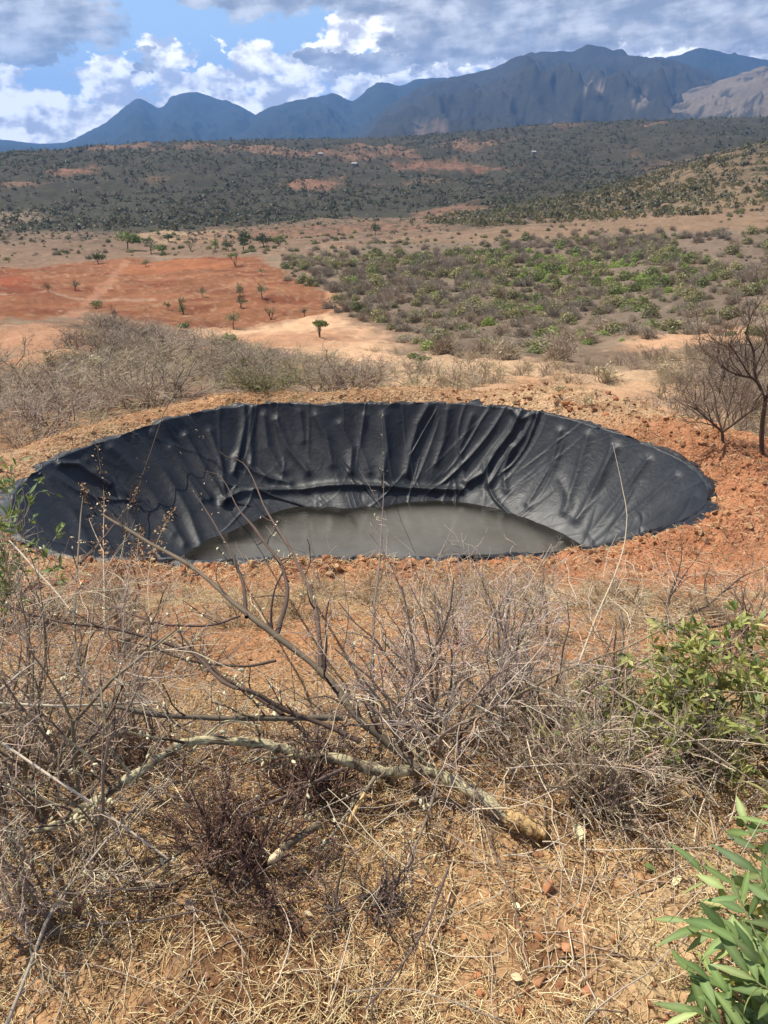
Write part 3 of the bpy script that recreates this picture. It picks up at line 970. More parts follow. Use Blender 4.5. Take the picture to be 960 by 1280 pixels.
class Geo:
    def __init__(self):
        self.V, self.Q, self.C, self.n = [], [], [], 0

    def add(self, V, Q, c):
        c = np.asarray(c, float)
        if c.ndim == 1:
            c = np.repeat(c[None], len(V), 0)
        self.V.append(V)
        self.Q.append(Q + self.n)
        self.C.append(c)
        self.n += len(V)

    def tube(self, P, R, sides, c):
        V, Q = tubes(P, R, sides)
        c = np.asarray(c, float)
        if c.ndim == 2:
            c = np.repeat(c, P.shape[1] * sides, 0)
        self.add(V, Q, c)

    def mesh(self, name, smooth=False):
        return mesh_np(name, np.concatenate(self.V), Q=np.concatenate(self.Q), col=np.concatenate(self.C), smooth=smooth)


def jit(rg, c, n, a=0.25):
    return np.array(c)[None] * (1 + a * rg.uniform(-1, 1, (n, 1))) * (1 + 0.06 * rg.randn(n, 3))


def taper(r0, n, end=0.35):
    return np.asarray(r0)[:, None] * np.linspace(1, end, n)[None]


LEAF4 = np.array([[0, 0, 0], [0.45, 0.5, 0.04], [1, 0, -0.08], [0.45, -0.5, 0.04]])


def leaf_quads(pos, dirn, nor, L, Wd):
    """plain four cornered leaves"""
    d = unit(dirn)
    s = unit(np.cross(nor, d))
    n_ = np.cross(d, s)
    T_ = LEAF4
    V = pos[:, None] + T_[None, :, 0:1] * (d * L[:, None])[:, None] + T_[None, :, 1:2] * (s * Wd[:, None])[:, None] + T_[None, :, 2:3] * (n_ * L[:, None])[:, None]
    Q = (np.arange(len(pos)) * 4)[:, None] + np.arange(4)[None]
    return V.reshape(-1, 3), Q


def leaf_full(pos, dirn, nor, L, Wd, bend, rg, fold=0.22):
    """lance shaped leaves: five stations, a folded midrib, curved along their length"""
    st = np.array([0, 0.10, 0.30, 0.55, 0.80, 1.0])
    wd = np.array([0.04, 0.16, 0.46, 0.5, 0.28, 0.015])
    d = unit(dirn)
    s = unit(np.cross(nor, d))
    n_ = np.cross(d, s)
    N = len(pos)
    V = np.zeros((N, 6, 3, 3))
    for i, (u, w) in enumerate(zip(st, wd)):
        c_ = pos + d * (L * u)[:, None] + n_ * (-bend * L * u * u)[:, None]
        wv_ = s * (w * Wd)[:, None]
        lift = n_ * (fold * w * Wd)[:, None]
        V[:, i, 0] = c_ - wv_ + lift
        V[:, i, 1] = c_
        V[:, i, 2] = c_ + wv_ + lift
    q = grid_quads(6, 3)
    Q = (np.arange(N) * 18)[:, None, None] + q[None]
    return V.reshape(-1, 3), Q.reshape(-1, 4)


# ---------------------------------------------------------------- bushes
def thorn_bush(seed, h=1.0, spread=1.0, nst=16, k2=7, k3=6, r0=0.010, col=(0.16, 0.12, 0.10), tip=(0.24, 0.20, 0.17), up=0.04, wander=0.22, sides=3, k4=0, droop=0.10, minr=0.0012):
    """bare, much branched dome of thin twigs"""
    rg = np.random.RandomState(seed)
    g = Geo()
    an = rg.uniform(0, 2 * math.pi, nst)
    lean = np.abs(rg.normal(0.0, 0.75 * spread, nst))
    S = np.stack([rg.normal(0, 0.10 * spread * h, nst), rg.normal(0, 0.10 * spread * h, nst), -0.05 * np.ones(nst)], 1)
    D = np.stack([np.cos(an) * np.sin(lean), np.sin(an) * np.sin(lean), np.cos(lean) + 0.12], 1)
    L = h * rg.uniform(0.75, 1.15, nst)
    P1 = grow(rg, S, D, L, 8, wander, droop, up)
    R1 = taper(r0 * rg.uniform(0.7, 1.2, nst), 8, 0.3)
    g.tube(P1, R1, max(sides, 4), jit(rg, col, nst))
    S, D, r = kids(rg, P1, R1, k2, 0.15, 1.0, 0.85)
    L = h * rg.uniform(0.25, 0.6, len(S))
    P2 = grow(rg, S, D, L, 6, wander * 1.1, droop, up)
    R2 = taper(np.maximum(r * 0.62, minr), 6, 0.4)
    g.tube(P2, R2, sides, jit(rg, np.array(col) * 0.5 + np.array(tip) * 0.5, len(S)) * np.where(rg.uniform(0, 1, (len(S), 1)) < 0.35, 0.55, 1.2))
    S, D, r = kids(rg, P2, R2, k3, 0.1, 1.0, 0.95)
    L = h * rg.uniform(0.08, 0.28, len(S))
    P3 = grow(rg, S, D, L, 4, wander * 1.2, droop, up)
    R3 = taper(np.maximum(r * 0.6, minr * 0.8), 4, 0.5)
    g.tube(P3, R3, 3, jit(rg, tip, len(S)) * np.where(rg.uniform(0, 1, (len(S), 1)) < 0.35, 0.5, 1.15))
    if k4:
        S, D, r = kids(rg, P3, R3, k4, 0.1, 1.0, 1.1)
        L = h * rg.uniform(0.02, 0.08, len(S))
        P4 = grow(rg, S, D, L, 3, 0.2)
        g.tube(P4, taper(np.maximum(r * 0.6, minr * 0.6), 3, 0.5), 3, jit(rg, tip, len(S)))
    return g, P3


def leaves_on(rg, P, n, L, W, cols, up=0.5, full=False, bend=0.25, spr=0.8):
    """n leaves scattered along centre lines P"""
    g = Geo()
    i = rg.randint(0, P.shape[0], n)
    t = rg.uniform(0.15, 1.0, n) * (P.shape[1] - 1)
    k = np.minimum(t.astype(int), P.shape[1] - 2)
    f = (t - k)[:, None]
    pos = P[i, k] * (1 - f) + P[i, k + 1] * f
    tg = unit(P[i, k + 1] - P[i, k])
    d = unit(tg + spr * unit(rg.randn(n, 3)))
    nor = unit(np.array([0, 0, 1.0]) * up + 0.6 * rg.randn(n, 3))
    LL = L * rg.uniform(0.6, 1.25, n)
    WW = W * rg.uniform(0.7, 1.2, n)
    ci = rg.randint(0, len(cols), n)
    c_ = np.array(cols)[ci] * (1 + 0.22 * rg.uniform(-1, 1, (n, 1)))
    if full:
        V, Q = leaf_full(pos, d, nor, LL, WW, bend * rg.uniform(0.2, 1.6, n), rg)
        g.add(V, Q, np.repeat(c_, 18, 0))
    else:
        V, Q = leaf_quads(pos, d, nor, LL, WW)
        g.add(V, Q, np.repeat(c_, 4, 0))
    return g


def clump(seed, nq, w, h, size, cols, hollow=0.35):
    """loose dome of small leaf faces, unit scale, for far plants"""
    rg = np.random.RandomState(seed)
    u = unit(rg.randn(nq, 3))
    u[:, 2] = np.abs(u[:, 2])
    lob = 1 + 0.35 * perlin(u[:, 0] * 1.7 + seed, u[:, 1] * 1.7 + u[:, 2] * 1.3, seed % 50)
    r = rg.uniform(hollow, 1, nq)**0.6 * lob
    pos = u * r[:, None] * np.array([w / 2, w / 2, h])
    nor = unit(u + 0.7 * rg.randn(nq, 3))
    d = unit(np.cross(nor, rg.randn(nq, 3)))
    s = size * rg.uniform(0.5, 1.3, nq)
    c_ = np.array(cols)[rg.randint(0, len(cols), nq)] * (1 + 0.25 * rg.uniform(-1, 1, (nq, 1)))
    V, Q = leaf_quads(pos - d * (s / 2)[:, None], d, nor, s, s * rg.uniform(0.4, 0.9, nq))
    return V, Q, np.repeat(c_, 4, 0)


def scrub(seed, w, h, kind):
    """middle distance bush: short twigs radiating through a dome, with or without leaf"""
    rg = np.random.RandomState(seed)
    g = Geo()
    cols = {'grey': ((0.46, 0.385, 0.305), (0.36, 0.30, 0.24)), 'brown': ((0.38, 0.29, 0.22), (0.45, 0.36, 0.275)), 'green': ((0.16, 0.14, 0.09), (0.22, 0.18, 0.12)),
            'olive': ((0.24, 0.20, 0.13), (0.30, 0.25, 0.17)), 'bright': ((0.16, 0.14, 0.08), (0.2, 0.17, 0.1))}[kind]
    n = 300 if kind in ('grey', 'brown') else 110
    u = unit(rg.randn(n, 3))
    u[:, 2] = np.abs(u[:, 2]) * 0.9 + 0.05
    lob = 1 + 0.30 * perlin(u[:, 0] * 2 + seed, u[:, 1] * 2, seed % 40)
    S = u * np.array([w / 2, w / 2, h]) * (rg.uniform(0.1, 0.75, n) * lob)[:, None]
    D = unit(u + 0.7 * rg.randn(n, 3) + np.array([0, 0, 0.3]))
    P = grow(rg, S, D, rg.uniform(0.16, 0.34, n) * w, 3, 0.25)
    g.tube(P, taper(np.full(n, 0.009 * w), 3, 0.35), 3, np.array(cols)[rg.randint(0, 2, n)] * (1 + 0.25 * rg.uniform(-1, 1, (n, 1))))
    m = 9
    an = rg.uniform(0, 6.28, m)
    S = np.zeros((m, 3))
    S[:, 2] = -0.1
    P = grow(rg, S, np.stack([np.cos(an), np.sin(an), np.full(m, 1.1)], 1), np.full(m, 0.85 * h), 5, 0.2)
    g.tube(P, taper(np.full(m, 0.020 * w), 5, 0.4), 4, cols[1])
    if kind in ('green', 'olive', 'bright'):
        lc_ = {'green': ((0.18, 0.22, 0.08), (0.22, 0.24, 0.095)), 'olive': ((0.31, 0.29, 0.145), (0.27, 0.255, 0.13), (0.35, 0.31, 0.18)), 'bright': ((0.34, 0.44, 0.12), (0.28, 0.37, 0.10))}[kind]
        V, Q, c_ = clump(seed + 5, 420, w * 0.98, h * 0.98, 0.11 * w, lc_, 0.45)
        g.add(V, Q, c_)
    else:
        V, Q, c_ = clump(seed + 5, 60, w * 0.9, h * 0.85, 0.07 * w, (cols[0], (0.16, 0.14, 0.09)), 0.3)
        g.add(V, Q, c_)
    return g


def merged(name, items, protos, mat):
    """one mesh out of many placed copies: items = (proto index, x, y, z, size, turn, tint)"""
    Vs, Qs, Cs, n = [], [], [], 0
    for pi, x, y, z, s, rz, tint in items:
        V, Q, c_ = protos[pi]
        ca, sa = math.cos(rz), math.sin(rz)
        W_ = np.stack([(V[:, 0] * ca - V[:, 1] * sa) * s + x, (V[:, 0] * sa + V[:, 1] * ca) * s + y, V[:, 2] * s + z], 1)
        Vs.append(W_)
        Qs.append(Q + n)
        Cs.append(c_ * tint)
        n += len(V)
    me = mesh_np(name, np.concatenate(Vs), Q=np.concatenate(Qs), col=np.concatenate(Cs))
    return link(name, me, mat)


def thing_copy(src, loc, rz=0.0, sc=1.0, label=None, group=None):
    r = src.copy()
    COL.objects.link(r)
    r.location = loc
    r.rotation_euler = (0, 0, rz)
    r.scale = (sc, sc, sc) if not hasattr(sc, '__len__') else sc
    if label:
        r['label'] = label
    if group:
        r['group'] = group
    for ch in list(src.children):
        c_ = ch.copy()
        COL.objects.link(c_)
        c_.parent = r
        for gch in ch.children:
            d_ = gch.copy()
            COL.objects.link(d_)
            d_.parent = c_
    return r


class Kind:
    """things that share one mesh per variant: the first use places the prototype itself"""
    def __init__(self, name, meshes, mat, label, cat, group):
        self.name, self.me, self.mat, self.lab, self.cat, self.grp = name, meshes, mat, label, cat, group

    def put(self, x, y, z, s=1.0, rz=0.0, v=None, label=None, group=None):
        me = self.me[(random.randrange(len(self.me))) if v is None else v % len(self.me)]
        o = link(self.name, me, self.mat)
        o.location = (x, y, z)
        o.rotation_euler = (random.uniform(-.06, .06), random.uniform(-.06, .06), rz)
        o.scale = (s, s, s) if not hasattr(s, '__len__') else s
        return tag(o, label or self.lab, self.cat, None if label and not group else (group or self.grp))
# ---------------------------------------------------------------- far bushland
random.seed(11)
rg = np.random.RandomState(11)


def scatter(n, y0, y1, a0, a1, power=1.0):
    u = rg.uniform(0, 1, n)
    p = power + 1
    Y = (y0**p + u * (y1**p - y0**p))**(1 / p)
    X = rg.uniform(a0, a1, n) * Y
    return X, Y


def to_px(X, Y, Z):
    return project(X, Y, Z)


protos = []
for i in range(5):
    protos.append(clump(300 + i, 26, 1.0, 0.8, 0.42, ((0.128, 0.124, 0.074), (0.105, 0.108, 0.066)), 0.55))  # dark bush, its tone also carrying the cloud shadow on the hills
for i in range(4):
    protos.append(clump(320 + i, 22, 1.0, 0.7, 0.38, ((0.165, 0.138, 0.106), (0.135, 0.115, 0.092)), 0.4))
for i in range(3):
    protos.append(clump(340 + i, 26, 1.0, 0.8, 0.40, ((0.20, 0.182, 0.10), (0.17, 0.155, 0.085)), 0.5))
X, Y = scatter(62000, 290, 1500, -0.66, 0.66, 0.25)
Z = ground_z(X, Y)
pxx, pyy = to_px(X, Y, Z)
clear = np.zeros(len(X), bool)
for pl in ([(490, 205), (560, 201), (640, 209), (600, 219), (500, 215)], [(355, 231), (420, 221), (430, 231), (370, 238)], [(510, 268), (590, 251), (606, 261), (540, 276)],
           [(70, 211), (112, 209), (114, 219), (74, 221)], [(0, 288), (150, 292), (300, 284), (440, 272), (600, 262), (700, 277), (960, 256), (960, 310), (-50, 340)]):
    clear |= inpoly(pxx, pyy, pl)
dens = fbm(X * 0.02, Y * 0.02, 4, 66) * 0.7 + 0.8 * fbm(X * 0.006, Y * 0.004, 3, 67)
keep = (~clear | (rg.uniform(0, 1, len(X)) < 0.06)) & (rg.uniform(-0.95, 0.45, len(X)) < dens)
keep &= ~((pxx > 620) & (pyy > 175) & (Y < 470) & (X / Y > 0.05) & (pyy > 285 - 0.27 * (pxx - 480)) & (rg.uniform(0, 1, len(X)) < 0.8))
items = []
for i in np.nonzero(keep)[0]:
    dk = rg.uniform() < 0.66 + 0.3 * dens[i]
    items.append((rg.randint(0, 5) if dk else rg.randint(5, 9), X[i], Y[i], Z[i] - 0.2, 1.1 + 2.7 * rg.uniform()**1.8, rg.uniform(0, 6.28), rg.uniform(0.75, 1.3)))
bl = merged('bushland', items, protos, LEAF)
bl['kind'] = 'stuff'
tag(bl, 'dry bushland coloured dark for cloud shadow, covering the hills below the mountains', 'bushland', None, 'stuff')

# olive bush of the sunlit hillside on the right
X, Y = scatter(6500, 200, 440, 0.02, 0.62, 1.0)
Z = ground_z(X, Y)
pxx, pyy = to_px(X, Y, Z)
k = inpoly(pxx, pyy, [(500, 276), (620, 262), (700, 245), (780, 215), (860, 185), (1000, 165), (1050, 250), (960, 264), (760, 276), (600, 284)])
dens = fbm(X * 0.03, Y * 0.03, 3, 71)
k &= rg.uniform(-0.7, 0.6, len(X)) < dens + 0.45 * sstep(0.45, 0.2, X / Y)
items = [(rg.randint(9, 12) if rg.uniform() < 0.72 else rg.randint(5, 9) if rg.uniform() < 0.6 else rg.randint(0, 5), X[i], Y[i], Z[i] - 0.1, 0.9 + 2.2 * rg.uniform()**1.6, rg.uniform(0, 6.28), rg.uniform(0.8, 1.25)) for i in np.nonzero(k)[0]]
oh = merged('hillside_scrub', items, protos, LEAF)
tag(oh, 'olive green scrub growing up the sunlit tan hillside on the right', 'scrub', None, 'stuff')

# ---------------------------------------------------------------- scrub valley
KIN = ('grey', 'brown', 'olive', 'green', 'bright')
SMESH = {k_: [scrub(400 + 10 * i + j, 1.0, 0.62 if k_ != 'bright' else 0.55, k_) for j in range(3)] for i, k_ in enumerate(KIN)}
SM = {k_: [g_.mesh(('bare_bush' if k_ in ('grey', 'brown') else 'leafy_bush')) for g_ in v_] for k_, v_ in SMESH.items()}
SARR = {k_: [(np.concatenate(g_.V), np.concatenate(g_.Q), np.concatenate(g_.C)) for g_ in v_] for k_, v_ in SMESH.items()}
kinds = {
    'grey': Kind('bare_bush', SM['grey'], TWIG, 'leafless grey thorn bush in the valley scrub right of the red field', 'bush', 'grey bushes in the valley scrub'),
    'brown': Kind('bare_bush', SM['brown'], TWIG, 'leafless brown thorn bush in the valley scrub right of the red field', 'bush', 'brown bushes in the valley scrub'),
    'olive': Kind('leafy_bush', SM['olive'], LEAF, 'dull olive bush in the valley scrub right of the red field', 'bush', 'olive bushes in the valley scrub'),
    'green': Kind('leafy_bush', SM['green'], LEAF, 'dark green leafy bush in the valley scrub right of the red field', 'bush', 'dark green bushes in the valley scrub'),
    'bright': Kind('leafy_bush', SM['bright'], LEAF, 'bright fresh green bush among the valley scrub right of the red field', 'bush', 'bright green bushes in the valley scrub'),
}
VAL = [(345, 322), (480, 303), (620, 300), (760, 292), (960, 282), (1060, 280), (1060, 440), (960, 430), (860, 415), (790, 432), (700, 455), (600, 452), (540, 440), (470, 412), (425, 386), (412, 362), (365, 342)]
GREENS = [(700, 340, 130, 26), (800, 345, 110, 30), (640, 385, 60, 12), (720, 425, 90, 14), (480, 325, 60, 10), (790, 385, 40, 12), (620, 320, 80, 10)]
X, Y = scatter(15000, 32, 260, -0.20, 0.66, 1.0)
Z = ground_z(X, Y)
pxx, pyy = to_px(X, Y, Z)
jx, jy = 26 * fbm(X * 0.05, Y * 0.05, 3, 75), 9 * fbm(X * 0.05, Y * 0.05, 3, 76)
inside = inpoly(pxx + jx, pyy + jy, VAL)
dens = fbm(X * 0.045, Y * 0.045, 4, 73) + 0.25 * sstep(330, 400, pyy) * sstep(900, 500, pxx)
strip = inpoly(pxx, pyy, [(330, 320), (480, 300), (700, 276), (960, 254), (960, 290), (720, 302), (560, 318), (420, 326)]) | inpoly(pxx, pyy, [(820, 300), (960, 292), (960, 335), (860, 326)])
keep = inside & (rg.uniform(-0.95, 0.55, len(X)) < dens) & (~strip | (rg.uniform(0, 1, len(X)) < 0.12))
gr = np.zeros(len(X))
for cx, cy, rx, ry in GREENS:
    gr = np.maximum(gr, 1 - ((pxx - cx) / rx)**2 - ((pyy - cy) / ry)**2)
idx = np.nonzero(keep)[0]
idx = idx[np.argsort(Y[idx])]
cnt = {k_: 0 for k_ in KIN}
CAP = {'grey': 150, 'brown': 80, 'olive': 60, 'green': 60, 'bright': 60}
rest_items, rp = [], []
for k_ in KIN:
    rp += SARR[k_]
for i in idx:
    u = rg.uniform()
    gq = max(gr[i], 0)
    if u < 0.06 + 0.55 * gq:
        k_ = 'bright' if rg.uniform() < 0.22 + 0.4 * gq else 'green'
    elif u < 0.28 + 0.5 * gq:
        k_ = 'olive'
    elif u < 0.75:
        k_ = 'grey'
    else:
        k_ = 'brown'
    s = (0.4 + 1.7 * rg.uniform()**1.7) * (1.0 + 0.6 * sstep(60, 160, Y[i])) * (0.75 if k_ == 'bright' else 1)
    rz = rg.uniform(0, 6.28)
    if cnt[k_] < CAP[k_]:
        cnt[k_] += 1
        kinds[k_].put(X[i], Y[i], Z[i] - 0.04, (s, s * rg.uniform(.8, 1.2), s * rg.uniform(0.55, 1.05)), rz)
    else:
        rest_items.append((KIN.index(k_) * 3 + rg.randint(0, 3), X[i], Y[i], Z[i] - 0.05, s, rz, rg.uniform(0.75, 1.25)))
print('valley bushes', len(idx), cnt, len(rest_items))
vs = merged('valley_scrub', rest_items, rp, LEAF)
tag(vs, 'far dense scrub of grey and green bushes at the back of the valley', 'scrub', None, 'stuff')

# thin scrub on the tan land behind the red field and along its edges
X, Y = scatter(4200, 100, 420, -0.62, 0.62, 1.0)
Z = ground_z(X, Y)
pxx, pyy = to_px(X, Y, Z)
k = inpoly(pxx, pyy, [(-60, 280), (150, 290), (440, 270), (600, 262), (960, 250), (960, 300), (720, 302), (420, 330), (330, 320), (150, 322), (-60, 345)])
k &= rg.uniform(-0.6, 0.9, len(X)) < fbm(X * 0.04, Y * 0.04, 3, 74)
items = [(rg.randint(0, 12), X[i], Y[i], Z[i] - 0.05, 0.6 + 1.7 * rg.uniform()**1.6, rg.uniform(0, 6.28), rg.uniform(0.7, 1.3)) for i in np.nonzero(k)[0]]
ts = merged('roadside_scrub', items, rp, LEAF)
tag(ts, 'sparse low bushes dotting the tan land behind the red field', 'scrub', None, 'stuff')


# ---------------------------------------------------------------- trees round the red field
def tree(px, py, hpx, wpx, label, cat='tree', kind='round', leaf=((0.07, 0.10, 0.03), (0.10, 0.13, 0.04)), bare=0.0, name='field_tree', group=None, trunk=0.35, nq=420):
    x, y, z = ground_hit(px, py)
    dist = math.hypot(x, y) / math.cos(math.atan2(abs(x), y)) * 0 + (y * C_ + (EZ - z) * S_)
    h, w = hpx / FPX * dist * 1.0, wpx / FPX * dist * 1.05
    root = empty(name, (x, y, z), label, cat, group)
    rgt = np.random.RandomState(int(px * 7 + py))
    g = Geo()
    n = 3 if bare > 0.4 or kind == 'flat' else 1
    an = rgt.uniform(0, 6.28, n)
    S = np.zeros((n, 3))
    S[:, 2] = -0.1
    P1 = grow(rgt, S, np.stack([0.25 * np.cos(an) * (n > 1), 0.25 * np.sin(an) * (n > 1), np.ones(n)], 1), np.full(n, h * 0.8), 7, 0.10)
    R1 = taper(np.full(n, 0.030 * max(h, w * .7)), 7, 0.3)
    g.tube(P1, R1, 6, (0.10, 0.075, 0.055))
    S, D, r = kids(rgt, P1, R1, 9, trunk, 0.95, 0.9, 0.4)
    P2 = grow(rgt, S, D, rgt.uniform(0.25, 0.55, len(S)) * max(w, 0.5 * h) * 0.8, 5, 0.2, 0, 0.1)
    R2 = taper(r * 0.5, 5, 0.3)
    g.tube(P2, R2, 4, (0.12, 0.09, 0.07))
    link('trunk', g.mesh('trunk', True), TWIG, root)
    c = Geo()
    S, D, r = kids(rgt, P2, R2, 5, 0.3, 1.0, 1.0, 0.2)
    P3 = grow(rgt, S, D, rgt.uniform(0.1, 0.25, len(S)) * w, 3, 0.3)
    c.tube(P3, taper(np.maximum(r * 0.5, 0.008), 3, .4), 3, (0.13, 0.10, 0.08))
    if bare < 1:
        for _ in range(6 if kind != 'flat' else 5):
            off = rgt.uniform(-0.5, 0.5, 3) * np.array([w * 0.6, w * 0.6, h * (0.45 if kind == 'tall' else 0.3)])
            if kind == 'flat':
                off[2] *= 0.25
            cz = h * (0.52 if kind == 'round' else 0.42 if kind == 'tall' else 0.72)
            sw = rgt.uniform(0.45, 0.7) * w
            sh = rgt.uniform(0.3, 0.45) * h * (0.5 if kind == 'flat' else 1)
            V, Q, C2 = clump(rgt.randint(1, 9999), int(nq / 4.5 * (1 - bare)), sw, sh, (0.075 if w > 1.6 else 0.12) * w, leaf, 0.25)
            c.add(V + off + np.array([0, 0, cz - sh * 0.3]), Q, C2)
    link('crown', c.mesh('crown'), LEAF, root)
    return root


DG = ((0.085, 0.11, 0.055), (0.10, 0.125, 0.06))
MG = ((0.15, 0.20, 0.07), (0.18, 0.22, 0.075))
BG = ((0.21, 0.29, 0.08), (0.185, 0.255, 0.07))
GG = ((0.20, 0.23, 0.12), (0.24, 0.25, 0.15))
tree(160, 312, 23, 36, 'broad bright green tree behind the far left edge of the red field', leaf=MG, trunk=0.15, nq=700)
tree(189, 317, 22, 15, 'narrow dark green tree just right of the broad bright green tree', leaf=DG, trunk=0.15)
tree(203, 318, 15, 22, 'low rounded green tree at the right end of the bright green clump behind the field', leaf=MG, trunk=0.15)
tree(123, 330, 15, 24, 'low dark green tree standing alone at the far left edge of the red field', leaf=DG, trunk=0.1)
tree(84, 322, 11, 10, 'small dark tree far left of the field, left of the low dark green tree', leaf=DG)
tree(211, 303, 11, 20, 'small dark tree on the tan slope above the green clump', leaf=DG, trunk=0.1)
tree(269, 314, 22, 13, 'slim green tree at the left end of the row of dark trees behind the field', leaf=MG, kind='tall', trunk=0.1)
tree(286, 314, 17, 18, 'low dark tree second from the left in the row behind the field', leaf=DG, trunk=0.1)
tree(305, 314, 27, 26, 'largest dark green tree of the row behind the red field', leaf=DG, trunk=0.15, nq=700)
tree(330, 309, 17, 24, 'wide dark green tree right of the largest tree behind the field', leaf=DG, trunk=0.1, nq=500)
tree(349, 307, 14, 22, 'low wide green tree at the right end of the row behind the field', leaf=MG, trunk=0.1, nq=500)
tree(469, 294, 17, 17, 'lone dark round tree on the pale strip near the centre of the valley', leaf=DG, trunk=0.15)
tree(238, 312, 14, 12, 'grey bare tree between the two green clumps behind the field', leaf=GG, bare=0.75)
tree(294, 333, 18, 15, 'small flat topped tree with a visible trunk on the back edge of the red field', leaf=MG, kind='flat', trunk=0.6)
tree(182, 333, 9, 13, 'tiny grey green tree on the back edge of the field below the broad green tree', leaf=GG, bare=0.3)
tree(230, 393, 26, 12, 'tall narrow grey green tree in the middle of the red field', leaf=GG, kind='tall', trunk=0.3)
tree(328, 373, 22, 20, 'bushy grey green sapling at the right of the red field', leaf=GG, bare=0.2)
tree(300, 370, 20, 11, 'thin upright sapling left of the bushy one on the right of the red field', leaf=GG, kind='tall', bare=0.2)
tree(292, 411, 24, 19, 'grey green sapling at the lower edge of the red field, above the small green tree', leaf=GG, bare=0.2)
tree(288, 436, 22, 19, 'small fresh green tree with a dark trunk below the red field', leaf=BG, trunk=0.5)
tree(400, 422, 25, 23, 'small green tree with thin forked stems on the pale sand below the field', leaf=MG, kind='flat', trunk=0.4)
tree(339, 400, 20, 15, 'half bare sapling near the lower right of the red field', leaf=GG, bare=0.6)
tree(301, 385, 15, 20, 'faint grey sapling with a wide crown in the middle right of the red field', leaf=GG, bare=0.5)
tree(253, 371, 14, 14, 'small grey sapling at the centre of the red field', leaf=GG, bare=0.4)
tree(210, 388, 13, 9, 'small dry sapling just left of the tall narrow tree in the red field', leaf=GG, bare=0.4)
tree(120, 386, 11, 18, 'low green tree on the left of the red field beside the path', leaf=MG, trunk=0.1)
tree(232, 414, 12, 16, 'low green tree at the lower edge of the red field below the tall narrow tree', leaf=MG, trunk=0.1)
tree(145, 404, 22, 20, 'dark bare tree at the lower left edge of the red field', bare=1.0)
tree(94, 364, 14, 14, 'small bare grey tree on the far left of the red field beside the path', leaf=GG, bare=0.6)
tree(60, 364, 10, 12, 'tiny bare tree near the left end of the red field', leaf=GG, bare=0.6)
tree(327, 344, 9, 10, 'tiny sapling near the right end of the back of the field', leaf=GG, bare=0.4)
tree(381, 396, 14, 10, 'thin bare sapling near the right lower corner of the red field', leaf=GG, bare=0.7)
tree(270, 434, 12, 14, 'stunted grey sapling left of the small fresh green tree below the field', leaf=GG, bare=0.5)
tree(523, 463, 22, 27, 'little bright green flat topped tree on the bare sand beyond the pond', leaf=((0.13, 0.20, 0.04), (0.11, 0.17, 0.035)), kind='flat', trunk=0.45, nq=600)


# small far houses
def house(px, py, wpx, label):
    x, y, z = ground_hit(px, py)
    s = wpx / FPX * y
    r = empty('house', (x, y, z), label, 'house', 'houses far off among the bush')
    w, d, hh = s / 2, s * 0.35, s * 0.32
    V = np.array([(-w, -d, -1), (w, -d, -1), (w, d, -1), (-w, d, -1), (-w, -d, hh), (w, -d, hh), (w, d, hh), (-w, d, hh), (-w, 0, hh * 1.6), (w, 0, hh * 1.6)])
    link('wall', mesh_np('wall', V, Q=np.array([(0, 1, 5, 4), (2, 3, 7, 6), (1, 2, 6, 5), (3, 0, 4, 7)]), T=np.array([(5, 6, 9), (7, 4, 8)])), HW, r)
    w2, d2 = w * 1.08, d * 1.15
    V = np.array([(-w2, -d2, hh * 0.92), (w2, -d2, hh * 0.92), (w2, 0, hh * 1.66), (-w2, 0, hh * 1.66), (-w2, d2, hh * 0.92), (w2, d2, hh * 0.92)])
    V = np.r_[V, V + np.array([0, 0, 0.12])]
    link('roof', mesh_np('roof', V, Q=np.array([(0, 3, 2, 1), (3, 4, 5, 2), (6, 7, 8, 9), (9, 8, 11, 10), (0, 1, 7, 6), (4, 10, 11, 5)])), HR, r)


HW, _t, _b = mat_new('house_plaster')
_t.put(_b.inputs['Base Color'], _t.mix(_t.noise(_t.n('ShaderNodeNewGeometry').outputs['Position'], 0.8), (0.28, 0.24, 0.20), (0.36, 0.32, 0.27)))
HR, _t, _b = mat_new('house_tin')
_t.put(_b.inputs['Base Color'], _t.mix(_t.noise(_t.n('ShaderNodeNewGeometry').outputs['Position'], 1.1), (0.30, 0.29, 0.28), (0.42, 0.41, 0.39)))
_b.inputs['Roughness'].default_value = 0.5
house(443, 208, 6, 'tiny pale roofed house on the dark hill left of the middle of the picture')
house(401, 195, 5, 'tiny pale house high on the dark hill below the middle ridge')
house(667, 192, 5, 'tiny pale house in the dark bush below the broad mountain')
# ---------------------------------------------------------------- brush on the banks round the pond
rg = np.random.RandomState(23)
random.seed(23)
GREYB, GREYT = (0.26, 0.20, 0.155), (0.38, 0.31, 0.245)
bank_me = []
BC = [((0.26, 0.20, 0.155), (0.40, 0.325, 0.25)), ((0.20, 0.15, 0.12), (0.31, 0.25, 0.20)), ((0.27, 0.22, 0.15), (0.44, 0.37, 0.25)), ((0.22, 0.165, 0.14), (0.36, 0.29, 0.24))]
for i in range(10):
    c1_, c2_ = BC[i % 4]
    if i % 3 == 0:
        g_, _p = thorn_bush(500 + i, 1.0, 1.3, 13, 5, 4, 0.016, c1_, c2_, minr=0.0055, wander=0.26, k4=2)
    else:
        g_, _p = thorn_bush(500 + i, 1.0, 1.15, 18, 7, 5, 0.013, c1_, c2_, minr=0.0038)
    bank_me.append(g_.mesh('brush_bush'))
bankL = Kind('brush_bush', bank_me, TWIG, 'leafless grey brown bush in the thick brush left of and behind the pond', 'bush', 'brush on the bank left of the pond')
bankR = Kind('brush_bush', bank_me, TWIG, 'leafless grey bush on the bank right of and behind the pond', 'bush', 'brush on the bank right of the pond')
